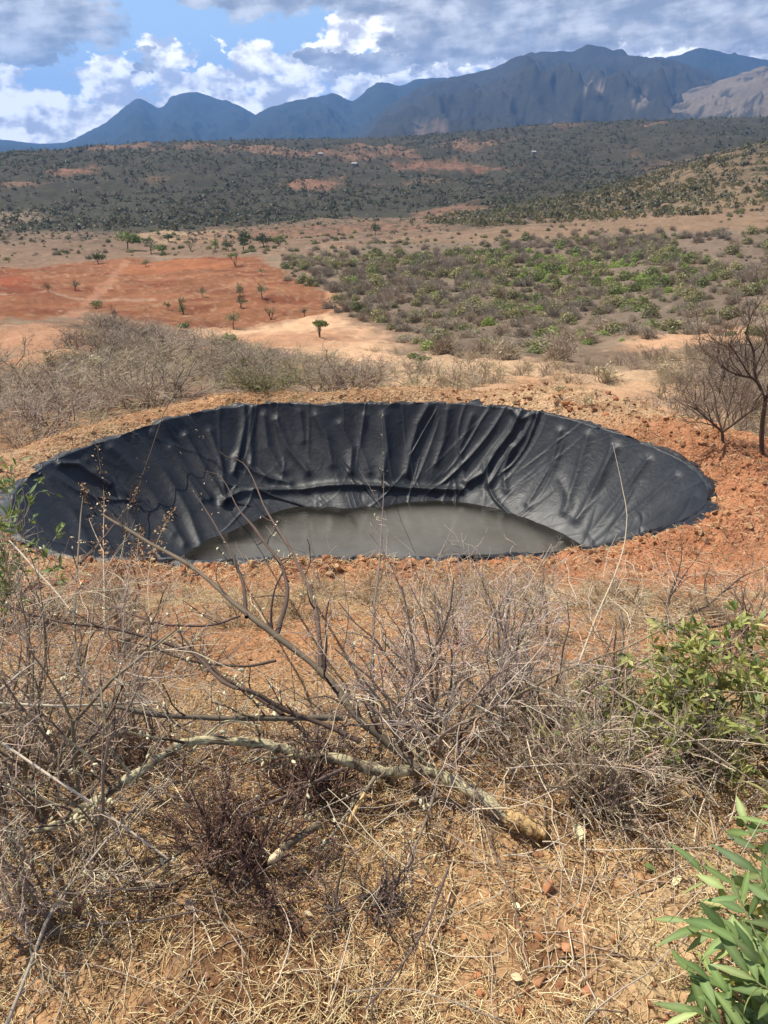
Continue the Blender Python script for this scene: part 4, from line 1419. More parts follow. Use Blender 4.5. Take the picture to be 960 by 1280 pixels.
LEFTP = [(-60, 462), (60, 448), (110, 415), (190, 392), (260, 405), (310, 440), (420, 462), (600, 474), (600, 488), (440, 492), (270, 492), (190, 515), (120, 545), (60, 575), (0, 600), (-80, 625)]
RIGHTP = [(600, 488), (640, 470), (720, 462), (800, 450), (850, 440), (910, 425), (1010, 410), (1010, 590), (960, 572), (880, 545), (820, 520), (740, 500), (680, 492)]


def spaced(X, Y, dmin):
    kx, ky, out = [], [], []
    for i in range(len(X)):
        if not kx or np.min((np.array(kx) - X[i])**2 + (np.array(ky) - Y[i])**2) > dmin**2:
            kx.append(X[i])
            ky.append(Y[i])
            out.append(i)
    return out


X, Y = scatter(2600, 6.4, 32, -0.75, 0.16, 1.0)
Z = ground_z(X, Y)
pxx, pyy = to_px(X, Y, Z)
rdv = rim_dist(X, Y)[0]
k = np.nonzero(inpoly(pxx, pyy, LEFTP) & (rdv > 0.45) & (rg.uniform(-0.55, 0.35, len(X)) < fbm(X * 0.45, Y * 0.45, 3, 81)) & ~((pxx < 85) & (pyy < 470)))[0]
nl = 0
for j in spaced(X[k], Y[k], 0.66):
    i = k[j]
    if pxx[i] > 360 and rg.uniform() < 0.5:
        continue
    nearrim = sstep(0.4, 2.0, rdv[i])
    s = rg.uniform(0.45, 1.15) * (0.45 + 0.55 * nearrim) * (1 + 0.1 * sstep(14, 26, Y[i]))
    if nl < 240:
        bankL.put(X[i], Y[i], Z[i] - 0.02, (s * 1.15, s * 1.15, s * rg.uniform(0.45, 0.8)), rg.uniform(0, 6.28))
        nl += 1
X, Y = scatter(1500, 8, 34, 0.0, 0.70, 1.0)
Z = ground_z(X, Y)
pxx, pyy = to_px(X, Y, Z)
rdv = rim_dist(X, Y)[0]
k = np.nonzero(inpoly(pxx, pyy, RIGHTP) & (rdv > 1.6) & (rg.uniform(-0.6, 0.5, len(X)) < fbm(X * 0.3, Y * 0.3, 3, 82) + 0.8 * sstep(760, 900, pxx)))[0]
nr_ = 0
for j in spaced(X[k], Y[k], 0.8):
    i = k[j]
    s = rg.uniform(0.3, 0.7) * (1 + 0.6 * sstep(780, 940, pxx[i]))
    if pxx[i] < 800 and rg.uniform() < 0.75:
        continue
    if nr_ < 150:
        bankR.put(X[i], Y[i], Z[i] - 0.02, (s * 1.1, s * 1.1, s * rg.uniform(0.7, 1.1)), rg.uniform(0, 6.28))
        nr_ += 1
print('bank bushes', nl, nr_)

# low dry tufts on the sand beyond the pond
tuft_me = []
for i in range(4):
    g_, _p = thorn_bush(540 + i, 0.5, 0.9, 24, 5, 3, 0.006, (0.36, 0.27, 0.17), (0.50, 0.40, 0.26), minr=0.003)
    tuft_me.append(g_.mesh('dry_tuft'))
tuft = Kind('dry_tuft', tuft_me, TWIG, 'low straw coloured tuft of dry stems on the sandy ground beyond the pond', 'dry tuft', 'dry tufts on the sand beyond the pond')
X, Y = scatter(900, 11, 50, -0.30, 0.62, 0.6)
Z = ground_z(X, Y)
pxx, pyy = to_px(X, Y, Z)
k = np.nonzero(inpoly(pxx, pyy, [(300, 440), (520, 440), (700, 450), (960, 410), (960, 560), (760, 505), (640, 494), (380, 494)]) & (rim_dist(X, Y)[0] > 1.3))[0]
for j in spaced(X[k], Y[k], 0.9)[:110]:
    i = k[j]
    s = rg.uniform(0.4, 1.0)
    tuft.put(X[i], Y[i], Z[i] - 0.01, (s, s, s * rg.uniform(0.5, 1)), rg.uniform(0, 6.28))

near_t = Kind('dry_tuft', tuft_me, TWIG, 'low pale dry tuft on the slope before the near pond lip', 'dry tuft', 'pale dry tufts before the near lip')
for i in range(34):
    px_, py_ = rg.uniform(60, 900), rg.uniform(738, 785)
    x, y, z = ground_hit(px_, py_, 0, 0.6)
    s = rg.uniform(0.25, 0.55)
    near_t.put(x, y, z - 0.01, (s, s, s * rg.uniform(0.5, 1)), rg.uniform(0, 6.28))

# cream dry shrubs
CREAM = ((0.62, 0.53, 0.33), (0.52, 0.42, 0.24), (0.66, 0.60, 0.44))


def cream(px, py, wpx, label):
    x, y, z = ground_hit(px, py)
    s = wpx / FPX * (y * C_ + (EZ - z) * S_)
    g_, P_ = thorn_bush(int(px + py), 0.7, 1.0, 10, 5, 3, 0.012, (0.40, 0.32, 0.2), (0.5, 0.42, 0.28), minr=0.004)
    g2 = leaves_on(np.random.RandomState(int(px)), P_, 420, 0.10, 0.055, CREAM)
    r = empty('cream_shrub', (x, y, z), label, 'shrub', 'cream coloured dry shrubs')
    link('stems', g_.mesh('stems'), TWIG, r)
    link('leaves', g2.mesh('leaves'), DRY, r)
    r.scale = (s, s, s * 0.85)
    r.rotation_euler.z = px


cream(62, 458, 34, 'left one of the two cream dry shrubs in the brush below the bare knoll')
cream(88, 455, 30, 'upright cream dry shrub just right of the other one below the bare knoll')
cream(118, 472, 42, 'low spreading cream dry shrub in the brush left of the pond')
cream(735, 509, 24, 'pale cream shrub on the sand right behind the pond rim')
cream(755, 476, 30, 'cream dry shrub on the sand beyond the right end of the pond')
cream(700, 490, 20, 'small cream shrub behind the pond, left of the pale one at the rim')
cream(862, 522, 26, 'cream dry shrub among the bare bushes right of the pond')
cream(622, 470, 24, 'cream shrub on the open sand beyond the middle of the pond')
cream(832, 470, 26, 'cream dry shrub by the pale ledge beyond the right end of the pond')
cream(640, 448, 22, 'little cream shrub far out on the sand beyond the pond')
cream(912, 470, 22, 'cream shrub low among the bare trees at the right edge')

# green bush behind the far rim
x, y, z = ground_hit(325, 494)
g_, P_ = thorn_bush(601, 1.0, 1.0, 18, 8, 6, 0.014, (0.20, 0.16, 0.11), (0.24, 0.21, 0.13), minr=0.004)
r = empty('leafy_bush', (x, y + 0.4, ground_z(x, y + 0.4)), 'wide dull green bush standing behind the far rim of the pond', 'bush')
link('stems', g_.mesh('stems'), TWIG, r)
link('leaves', leaves_on(rg, P_, 2400, 0.045, 0.022, ((0.21, 0.22, 0.08), (0.26, 0.25, 0.10), (0.17, 0.185, 0.065))).mesh('leaves'), LEAF, r)
r.scale = (0.85, 0.85, 0.46)

# bare trees at the right edge
def bare_tree(px, py, lines, label, seed, col=(0.095, 0.068, 0.052), r0=0.045, k2=7, k3=5, k4=3, name='bare_tree', shift=6.0):
    x, y, z = ground_hit(px + shift, py)
    rgt = np.random.RandomState(seed)
    root = empty(name, (x, y, z), label, 'tree')
    inv = np.array([x, y, z])
    tr, br = Geo(), Geo()
    for n_, (pts, rr) in enumerate(lines):
        pts = np.array(pts, float) + np.array([shift, 0.0])
        a, s = px_ray(pts[:, 0], pts[:, 1])
        Yl = y + (np.linspace(0, 1, len(pts)) * rgt.uniform(-0.35, 0.35) if n_ else np.zeros(len(pts)))
        P = np.stack([a * Yl, Yl, EZ - s * Yl], 1) - inv
        P = pchip(np.linspace(0, 1, len(pts)), P, np.linspace(0, 1, 12))[None]
        R = np.linspace(rr[0], rr[1], 12)[None]
        (tr if n_ == 0 else br).tube(P, R, 7, col)
        if n_:
            S, D, r_ = kids(rgt, P, R, k2, 0.2, 1.0, 0.8, 0.25)
            P2 = grow(rgt, S, D, rgt.uniform(0.15, 0.5, len(S)), 6, 0.22, 0, 0.05)
            R2 = taper(r_ * 0.55, 6, 0.4)
            br.tube(P2, R2, 4, jit(rgt, np.array(col) * 1.3, len(S)))
            S, D, r_ = kids(rgt, P2, R2, k3, 0.2, 1.0, 0.9, 0.15)
            P3 = grow(rgt, S, D, rgt.uniform(0.12, 0.4, len(S)), 4, 0.22, 0, 0.05)
            R3 = taper(np.maximum(r_ * 0.6, 0.003), 4, 0.5)
            br.tube(P3, R3, 3, jit(rgt, np.array(col) * 1.7, len(S)))
            S, D, r_ = kids(rgt, P3, R3, k4, 0.2, 1.0, 1.0)
            P4 = grow(rgt, S, D, rgt.uniform(0.05, 0.2, len(S)), 3, 0.2)
            br.tube(P4, taper(np.full(len(S), 0.002), 3, .5), 3, jit(rgt, np.array(col) * 2.0, len(S)))
    link('trunk', tr.mesh('trunk', True), TWIG, root)
    link('branches', br.mesh('branches'), TWIG, root)
    return root


bare_tree(947, 566, [([(947, 572), (946, 545), (948, 520), (951, 500)], (0.027, 0.022)), ([(951, 502), (946, 486), (930, 468), (918, 448), (905, 430)], (0.013, 0.005)),
                     ([(951, 502), (955, 480), (958, 455), (952, 425), (946, 408)], (0.013, 0.005)), ([(951, 500), (966, 478), (985, 450), (1000, 420)], (0.014, 0.006)), ([(946, 488), (938, 470), (936, 440), (925, 415)], (0.018, 0.008)),
                     ([(934, 472), (915, 468), (895, 458)], (0.014, 0.006))],
          'dark bare tree with a forked trunk at the right edge beyond the pond bank', 5)
bare_tree(898, 553, [([(898, 556), (897, 546), (897, 538)], (0.018, 0.015)), ([(897, 540), (890, 515), (886, 490), (876, 470)], (0.012, 0.004)), ([(897, 540), (905, 510), (912, 485)], (0.010, 0.004)),
                     ([(897, 540), (880, 525), (862, 510)], (0.016, 0.006)), ([(897, 540), (918, 525), (935, 512)], (0.016, 0.006))],
          'smaller bare tree on the bank just left of the forked dark tree', 6, col=(0.12, 0.09, 0.07))

# ---------------------------------------------------------------- stones and clods
def rock_mesh(seed, flat=0.7):
    rs = np.random.RandomState(seed)
    n = 5
    Vd, Qd = {}, []
    VL = []

    def vid(p):
        k_ = tuple(np.round(p, 4))
        if k_ not in Vd:
            Vd[k_] = len(VL)
            VL.append(p)
        return Vd[k_]
    t = np.linspace(-1, 1, n)
    for ax in range(3):
        for sg in (-1, 1):
            for i in range(n - 1):
                for j in range(n - 1):
                    q = []
                    for (a_, b_) in ((i, j), (i + 1, j), (i + 1, j + 1), (i, j + 1)):
                        p = np.zeros(3)
                        p[ax] = sg
                        p[(ax + 1) % 3] = t[a_]
                        p[(ax + 2) % 3] = t[b_]
                        q.append(vid(p))
                    Qd.append(q if sg > 0 else q[::-1])
    V = np.array(VL)
    V = unit(V) * (0.72 + 0.28 * np.linalg.norm(V, axis=1, keepdims=True) / 1.3)
    for _ in range(11):                                   # chop facets
        nrm_ = unit(rs.randn(3))
        dd = V @ nrm_ - rs.uniform(0.30, 0.62)
        V = V - np.clip(dd, 0, None)[:, None] * nrm_[None]
    V += 0.03 * rs.randn(*V.shape)
    V *= 1.35 * np.array([1, rs.uniform(0.6, 0.95), flat * rs.uniform(0.75, 1.1)]) * 0.5
    return V, np.array(Qd)


STONE, _t, _b = mat_new('clod_and_stone')
_p = _t.n('ShaderNodeNewGeometry').outputs['Position']
_c = _t.n('ShaderNodeAttribute', attribute_name='Col').outputs['Color']
_r = _t.n('ShaderNodeObjectInfo').outputs['Random']
_t.put(_b.inputs['Base Color'], _t.vm('SCALE', _c, scale=_t.m('ADD', _t.m('MULTIPLY', _t.noise(_p, 28.0, 5, 0.65), 0.9), _t.m('ADD', 0.32, _t.m('MULTIPLY', _r, 0.45)))))
_b.inputs['Roughness'].default_value = 0.95
_b.inputs['Specular IOR Level'].default_value = 0.15
_bp = _t.n('ShaderNodeBump')
_t.put(_bp.inputs['Height'], _t.m('MULTIPLY', _t.noise(_p, 45.0, 5, 0.7), 0.02))
_bp.inputs['Strength'].default_value = 0.7
_t.put(_b.inputs['Normal'], _bp.outputs[0])
RC = [(0.42, 0.19, 0.09), (0.44, 0.225, 0.115), (0.38, 0.16, 0.078), (0.46, 0.29, 0.16)]
rocks = [rock_mesh(700 + i) for i in range(8)]
rock_me = [mesh_np('clod', V, Q=Q, col=np.repeat(np.array(RC[i % 4])[None], len(V), 0)) for i, (V, Q) in enumerate(rocks)]
clodN = Kind('clod', rock_me, STONE, 'reddish clod of earth on the near lip of the pond bank', 'clod', 'clods on the near lip of the pond')
clodR = Kind('clod', rock_me, STONE, 'orange clod of earth on the broad bank at the right of the pond', 'clod', 'clods on the right bank of the pond')
tan_me = [mesh_np('clod', V, Q=Q, col=np.repeat(np.array([(0.50, 0.34, 0.20), (0.46, 0.28, 0.155)][i % 2])[None], len(V), 0)) for i, (V, Q) in enumerate(rocks)]
clodF = Kind('clod', tan_me, STONE, 'tan clod of earth on the far and left rim of the pond', 'clod', 'clods on the far and left rim')
cc = [0, 0, 0]
gravel = []
for i in range(5200):
    th = rg.uniform(-math.pi, math.pi)
    fr = abs(rg.normal(0, 0.5))
    front = math.sin(th) < -0.25
    if not front and math.cos(th) < 0.35 and rg.uniform() < 0.7:
        continue
    dd = 0.05 + fr * (0.65 if front else 0.75 if math.cos(th) < 0.2 else 1.5)
    R = float(rim_r(th)) + dd
    x, y = PC[0] + R * math.cos(th), PC[1] + R * math.sin(th)
    if rim_dist(np.array([x]), np.array([y]))[0][0] < 0.05:
        continue
    z = float(ground_z(x, y))
    s = 0.014 + 0.075 * rg.uniform()**4.0
    w_ = 0 if front else 1 if math.cos(th) > 0.35 else 2
    if s > (0.05 if w_ != 2 else 0.04) and cc[w_] < (70, 40, 20)[w_]:
        cc[w_] += 1
        (clodN, clodR, clodF)[w_].put(x, y, z + s * 0.12, s * rg.uniform(0.9, 1.5), rg.uniform(0, 6.28))
    else:
        gravel.append((rg.randint(0, 8) if w_ != 2 else rg.randint(0, 2) * 4 + 3, x, y, z + s * 0.1, s, rg.uniform(0, 6.28), rg.uniform(0.75, 1.1)))
rp_ = [(V, Q, np.repeat(np.array(RC[i % 4])[None], len(V), 0)) for i, (V, Q) in enumerate(rocks)]
fs = Kind('stone', rock_me, STONE, 'small reddish stone lying in the trampled straw at the bottom of the picture', 'stone', 'stones in the foreground straw')
for i in range(2600):
    y = rg.uniform(0.75, 4.8)
    x = rg.uniform(-0.62, 0.62) * y
    z = float(ground_z(x, y))
    px_, py_ = project(x, y, z)
    s = 0.005 + 0.017 * rg.uniform()**3
    if 560 < px_ < 880 and py_ > 1030:
        s *= 1.3
    gravel.append((rg.randint(0, 8), x, y, z + s * 0.1, s, rg.uniform(0, 6.28), rg.uniform(0.6, 1.05)))
gv = merged('gravel', gravel, rp_, STONE)
tag(gv, 'loose reddish crumbs of earth and gravel round the pond and in the foreground', 'gravel', None, 'stuff')
for i in range(26):
    px_, py_ = rg.uniform(560, 850), rg.uniform(1040, 1275)
    x, y, z = ground_hit(px_, py_, 0, 0.6)
    s = rg.uniform(0.014, 0.032)
    fs.put(x, y, z + s * 0.15, s, rg.uniform(0, 6.28))
for px_, py_, s, lab in ((422, 712, 0.10, 'pale yellowish stone sitting on the near lip of the pond'), (412, 722, 0.085, 'orange angular clod just below the pale stone on the near lip'), (45, 735, 0.16, 'large orange clod at the far left of the near bank'), (75, 728, 0.14, 'broken orange clod on the near bank, second from the left edge'),
                         (100, 735, 0.12, 'squarish orange clod on the near bank below the dry weed'), (708, 1188, 0.032, 'round red stone beside the broad leaved plant'), (683, 1115, 0.045, 'flat red stone left of the broad leaved plant')):
    x, y, z = ground_hit(px_, py_, 0, 0.6)
    o = fs.put(x, y, z + s * 0.18, s, rg.uniform(0, 6.28), v=3 if 'pale' in lab else None, label=lab)
# ---------------------------------------------------------------- straw, litter and twigs on the ground
rg = np.random.RandomState(37)


def near_points(n, y0, y1, amax=0.66, power=0.0):
    X, Y = scatter(n, y0, y1, -amax, amax, power)
    return X, Y


X, Y = near_points(185000, 0.62, 5.3, 1.05, 0.5)
cl = fbm(X * 2.2, Y * 2.2, 4, 121) + 0.5 * fbm(X * 0.8, Y * 0.8, 2, 122)
cl = cl - 0.55 * sstep(2.1, 2.7, Y) + 0.5 * np.exp(-((Y - 4.1) / 0.35)**2) * (X < 0.3)
k = rg.uniform(-0.62, 0.62, len(X)) < np.maximum(1.15 * cl, -0.12 - 0.4 * sstep(2.1, 2.7, Y))
X, Y = X[k], Y[k]
n = len(X)
Z = ground_z(X, Y)
an = rg.uniform(0, 6.28, n)
up = np.abs(rg.normal(0, 0.22, n)) + (rg.uniform(0, 1, n) < 0.07) * rg.uniform(0.3, 1.5, n)
D = np.stack([np.cos(an), np.sin(an), up], 1)
L = rg.uniform(0.012, 0.065, n) * (1 + (rg.uniform(0, 1, n) < 0.10) * 1.6)
P = grow(rg, np.stack([X, Y, Z + rg.uniform(0.001, 0.016, n)], 1), D, L, 4, 0.16, 0.35)
gzp = ground_z(P[..., 0], P[..., 1], True)
P[..., 2] = np.maximum(P[..., 2], gzp + 0.002)
cols = np.array([(0.78, 0.62, 0.36), (0.70, 0.53, 0.29), (0.52, 0.35, 0.18), (0.86, 0.75, 0.50), (0.32, 0.18, 0.09), (0.80, 0.66, 0.40)])
g = Geo()
g.tube(P, taper(rg.uniform(0.0006, 0.0014, n), 4, 0.5), 3, cols[rg.randint(0, 6, n)] * (1 + 0.2 * rg.uniform(-1, 1, (n, 1))))
dg = link('dry_grass', g.mesh('dry_grass'), DRY)
tag(dg, 'trampled dry straw and grass blades covering the foreground', 'dry grass', None, 'stuff')

X, Y = near_points(38000, 0.62, 5.0, 1.05, 0.5)
n = len(X)
Z = ground_z(X, Y) + rg.uniform(0.003, 0.012, n)
nor = unit(np.array([0, 0, 1.0]) + 0.55 * rg.randn(n, 3))
d = unit(np.cross(nor, rg.randn(n, 3)))
s = rg.uniform(0.004, 0.013, n)
V, Q = leaf_quads(np.stack([X, Y, Z], 1), d, nor, s, s * rg.uniform(0.35, 0.8, n))
cols = np.array([(0.38, 0.22, 0.11), (0.50, 0.34, 0.18), (0.22, 0.11, 0.055), (0.58, 0.44, 0.25), (0.30, 0.15, 0.08)])
g = Geo()
g.add(V, Q, np.repeat(cols[rg.randint(0, 5, n)], 4, 0))
ll = link('leaf_litter', g.mesh('leaf_litter'), DRY)
tag(ll, 'crumbled dead leaves scattered over the foreground earth', 'leaf litter', None, 'stuff')

X, Y = near_points(9000, 0.9, 5.0, 1.0, 0.4)
pxx, pyy = to_px(X, Y, ground_z(X, Y))
k = rg.uniform(0, 1, len(X)) < np.where(pyy > 1120, 0.22, np.where((pxx > 220) & (pxx < 470) & (pyy < 880), 0.12, np.where(pyy < 820, 0.35, 0.75)))
X, Y = X[k], Y[k]
n = len(X)
Z = ground_z(X, Y)
an = rg.uniform(0, 6.28, n)
P = grow(rg, np.stack([X, Y, Z + 0.20 * rg.uniform(0, 1, n)**2 * sstep(1100, 1000, pyy[k])], 1), np.stack([np.cos(an), np.sin(an), rg.uniform(-0.1, 0.6, n)], 1), rg.uniform(0.08, 0.42, n), 6, 0.17, 0.12)
P[..., 2] = np.maximum(P[..., 2], ground_z(P[..., 0], P[..., 1]) + 0.003)
cols = np.array([(0.40, 0.33, 0.27), (0.20, 0.145, 0.115), (0.52, 0.44, 0.35), (0.28, 0.21, 0.165), (0.58, 0.49, 0.37)])
g = Geo()
g.tube(P, taper(rg.uniform(0.001, 0.0026, n), 6, 0.4), 4, cols[rg.randint(0, 5, n)])
tl = link('twig_litter', g.mesh('twig_litter'), TWIG)
tag(tl, 'fallen grey twigs strewn between the thorn bushes and the pond bank', 'twig litter', None, 'stuff')


def pt(px, py, lift):
    x, y, z = ground_hit(px, py, lift, 0.5)
    return np.array([x, y, z + lift])


def path3(pts, n):
    """smooth line through photo points given with their height over the ground"""
    K = np.array([pt(*p) for p in pts])
    L = np.r_[0, np.cumsum(np.linalg.norm(np.diff(np.array(pts, float)[:, :2], axis=0), axis=1))]
    return pchip(L / L[-1], K, np.linspace(0, 1, n))


# straw and pale chips lying on the dug bank
th = rg.uniform(-math.pi, math.pi, 15000)
dd = 0.08 + np.abs(rg.normal(0, 0.6, 15000)) * np.where(np.cos(th) > 0.2, 1.4, 0.7)
RR = rim_r(th) + dd
X, Y = PC[0] + RR * np.cos(th), PC[1] + RR * np.sin(th)
k = rim_dist(X, Y)[0] > 0.08
X, Y = X[k], Y[k]
n = len(X)
Z = ground_z(X, Y) + rg.uniform(0.003, 0.015, n)
an = rg.uniform(0, 6.28, n)
P = grow(rg, np.stack([X, Y, Z], 1), np.stack([np.cos(an), np.sin(an), rg.uniform(0, 0.3, n)], 1), rg.uniform(0.02, 0.10, n), 3, 0.2, 0.3)
P[..., 2] = np.maximum(P[..., 2], ground_z(P[..., 0], P[..., 1]) + 0.002)
cols = np.array([(0.62, 0.46, 0.27), (0.52, 0.33, 0.18), (0.70, 0.56, 0.36), (0.30, 0.14, 0.07), (0.44, 0.22, 0.11)])
g = Geo()
g.tube(P, taper(rg.uniform(0.0012, 0.004, n), 3, 0.5), 3, cols[rg.randint(0, 5, n)])
bk = link('bank_straw', g.mesh('bank_straw'), DRY)
tag(bk, 'bits of straw and root lying on the dug earth round the pond', 'straw', None, 'stuff')

# ---------------------------------------------------------------- thorn bushes of the foreground
PURP, PURT = (0.095, 0.055, 0.046), (0.19, 0.115, 0.09)
FB = [  # photo foot of the bush, height, spread, stems, colours, label
    (85, 1010, 0.70, 1.05, 24, (0.17, 0.125, 0.10), (0.33, 0.265, 0.21), 'tall bare thorn bush with pale tips at the left edge in front of the pond'),
    (10, 930, 0.62, 1.0, 20, (0.20, 0.15, 0.12), (0.36, 0.29, 0.23), 'bare grey thorn bush cut by the left edge, behind the tall one'),
    (190, 960, 0.36, 1.3, 26, (0.16, 0.115, 0.095), (0.30, 0.23, 0.18), 'dense brown thorn bush under the long fallen limb, left of its middle'),
    (310, 1075, 0.28, 1.8, 48, PURP, PURT, 'low dark purplish thorn bush spreading below the fallen limb'),
    (395, 1010, 0.24, 1.6, 36, PURP, (0.17, 0.11, 0.09), 'dark purplish thorn bush lying against the underside of the fallen limb'),
    (545, 935, 0.60, 0.95, 34, (0.19, 0.145, 0.125), (0.37, 0.30, 0.26), 'bare grey lilac thorn bush rising behind the middle of the fallen limb'),
    (640, 905, 0.48, 1.1, 30, (0.20, 0.16, 0.14), (0.38, 0.32, 0.28), 'bare pale grey thorn bush right of the lilac one behind the fallen limb'),
    (735, 1000, 0.34, 0.9, 40, (0.30, 0.235, 0.18), (0.42, 0.34, 0.26), 'fan of thin straw grey stems right of the cut end of the limb'),
    (770, 915, 0.40, 1.2, 20, (0.21, 0.165, 0.14), (0.38, 0.31, 0.25), 'bare grey thorn bush just left of the green leafy shrub'),
    (455, 1135, 0.19, 2.1, 26, (0.11, 0.078, 0.070), (0.19, 0.145, 0.13), 'low sprawling dark spiny shrub in the straw at the lower middle'),
    (40, 1165, 0.30, 1.5, 28, (0.19, 0.14, 0.11), (0.40, 0.33, 0.25), 'low tangle of grey stems in the lower left corner'),
    (880, 975, 0.30, 1.3, 22, (0.20, 0.155, 0.125), (0.36, 0.30, 0.24), 'tangle of dry stems in front of the green leafy shrub'),
    (680, 800, 0.36, 1.2, 16, (0.26, 0.205, 0.165), (0.44, 0.36, 0.28), 'low bleached thorn bush on the slope between the lilac bush and the pond bank'),
    (560, 800, 0.30, 1.1, 14, (0.24, 0.19, 0.155), (0.42, 0.34, 0.28), 'small pale thorn bush in front of the pond bank at the middle of the picture'),
    (150, 815, 0.40, 1.0, 16, (0.22, 0.17, 0.14), (0.40, 0.32, 0.25), 'pale bare thorn bush on the slope left, below the dry weed'),
    (40, 790, 0.36, 1.1, 16, (0.20, 0.155, 0.13), (0.38, 0.31, 0.25), 'bare thorn bush at the left edge under the small leafy shrub'),
    (250, 835, 0.22, 1.1, 7, (0.20, 0.155, 0.13), (0.40, 0.32, 0.25), 'sparse low thorn bush on the bare earth left of the middle'),
    (930, 830, 0.34, 1.1, 14, (0.15, 0.11, 0.09), (0.27, 0.21, 0.16), 'bare brown thorn bush behind the green leafy shrub at the right edge'),
]
FB += [(1080, 900, 0.42, 1.1, 20, (0.20, 0.155, 0.13), (0.36, 0.29, 0.23), 'bare grey thorn bush beyond the right edge, beside the green leafy shrub'),
       (-140, 1010, 0.5, 1.1, 20, (0.20, 0.155, 0.13), (0.36, 0.29, 0.23), 'bare thorn bush beyond the left edge, beside the tall one with pale tips')]
for i, (px, py, h, sp, ns, c1, c2, lab) in enumerate(FB):
    x, y, z = ground_hit(px, py, 0, 0.6)
    g_, P_ = thorn_bush(800 + i, h, sp, int(ns * 0.68), 6, 5, 0.0058 + 0.0035 * h, tuple(np.array(c1) * 1.25), tuple(np.array(c2) * 1.3), k4=2, minr=0.0014, wander=0.18)
    o = link('thorn_bush', g_.mesh('thorn_bush'), TWIG)
    o.location = (x, y, z)
    tag(o, lab, 'thorn bush')

# ---------------------------------------------------------------- the cut limb
BARK, _t, _b = mat_new('lichened_bark')
_p = _t.n('ShaderNodeNewGeometry').outputs['Position']
_c = _t.n('ShaderNodeAttribute', attribute_name='Col').outputs['Color']
_l = _t.ramp(_t.noise(_p, 22.0, 6, 0.7), 0.44, 0.56)
_cc = _t.mix(_t.m('MULTIPLY', _l, 0.85), _t.vm('SCALE', _c, scale=0.75), (0.56, 0.49, 0.29))
_t.put(_b.inputs['Base Color'], _t.vm('SCALE', _cc, scale=_t.m('ADD', 0.45, _t.noise(_p, 90.0, 4, 0.6))))
_b.inputs['Roughness'].default_value = 0.9
_b.inputs['Specular IOR Level'].default_value = 0.2
_bp = _t.n('ShaderNodeBump')
_t.put(_bp.inputs['Height'], _t.m('ADD', _t.m('MULTIPLY', _t.noise(_p, 45.0, 5, 0.7), 0.022), _t.m('MULTIPLY', _t.voro(_p, 70.0, 1.0), 0.004)))
_bp.inputs['Strength'].default_value = 0.9
_t.put(_b.inputs['Normal'], _bp.outputs[0])
BUD, _t, _b = mat_new('pale_bud')
_p = _t.n('ShaderNodeNewGeometry').outputs['Position']
_t.put(_b.inputs['Base Color'], _t.mix(_t.noise(_p, 150.0, 2), (0.55, 0.48, 0.26), (0.78, 0.72, 0.50)))
_b.inputs['Specular IOR Level'].default_value = 0.1
BV, BQ = rock_mesh(3, 1.0)


def buds_on(rgt, P, n, size, parent, lo=0.2):
    i = rgt.randint(0, len(P), n)
    t = rgt.uniform(lo, 1, n) * (P.shape[1] - 1)
    k_ = np.minimum(t.astype(int), P.shape[1] - 2)
    f = (t - k_)[:, None]
    pos = P[i, k_] * (1 - f) + P[i, k_ + 1] * f + 0.003 * rgt.randn(n, 3)
    for q in range(n):
        o = link('bud', BUDME, BUD, parent)
        o.location = tuple(pos[q])
        s_ = size * rgt.uniform(0.6, 1.3)
        o.scale = (s_, s_, s_ * 1.25)
        o.rotation_euler = (rgt.uniform(0, 3), rgt.uniform(0, 3), 0)


BUDME = mesh_np('bud', BV, Q=BQ, smooth=True)


def branch(parent, pts, r0, r1, col, seed, ntw=10, twl=0.16, nbud=0, n=26, name='branch', mat=None, knob=0.10, budsize=0.009, sides=8, up=0.0, org=None, twcol=None):
    rgt = np.random.RandomState(seed)
    P = path3(pts, n)
    if org is not None:
        P = P - org
    P = P + np.cumsum(rgt.randn(n, 3), 0) * r0 * 0.13
    R = np.linspace(r0, r1, n) * (1 + knob * rgt.randn(n))
    if sides >= 12:
        R *= 1 + 0.22 * (rgt.uniform(0, 1, n) < 0.16)
    g = Geo()
    V_, Q_ = tubes(P[None], R[None], sides)
    if sides >= 12:
        V_ = V_ + r0 * 0.10 * rgt.randn(*V_.shape)
    g.add(V_, Q_, col)
    twp = P[None]
    if ntw:
        S, D, r = kids(rgt, P[None], R[None], ntw, 0.08, 1.0, 0.95, 0.25 + up)
        L = twl * rgt.uniform(0.3, 1.3, len(S))
        P2 = grow(rgt, S, D, L, 6, 0.17)
        R2 = taper(np.clip(r * 0.45, 0.0014, 0.0045), 6, 0.45)
        tc_ = np.array(twcol if twcol is not None else np.array(col) * 0.85)
        g.tube(P2, R2, 4, jit(rgt, tc_, len(S)))
        S, D, r = kids(rgt, P2, R2, 3, 0.15, 1.0, 1.1, 0.1)
        P3 = grow(rgt, S, D, twl * 0.35 * rgt.uniform(0.3, 1.3, len(S)), 4, 0.17)
        g.tube(P3, taper(np.full(len(S), 0.0010), 4, 0.5), 3, jit(rgt, tc_, len(S)))
        twp = np.concatenate([P2, P3.repeat(2, 1)[:, 1:7]], 0)
    o = link(name, g.mesh(name, True), mat or BARK, parent)
    if nbud:
        buds_on(rgt, twp, nbud, budsize, o)
    return o, P


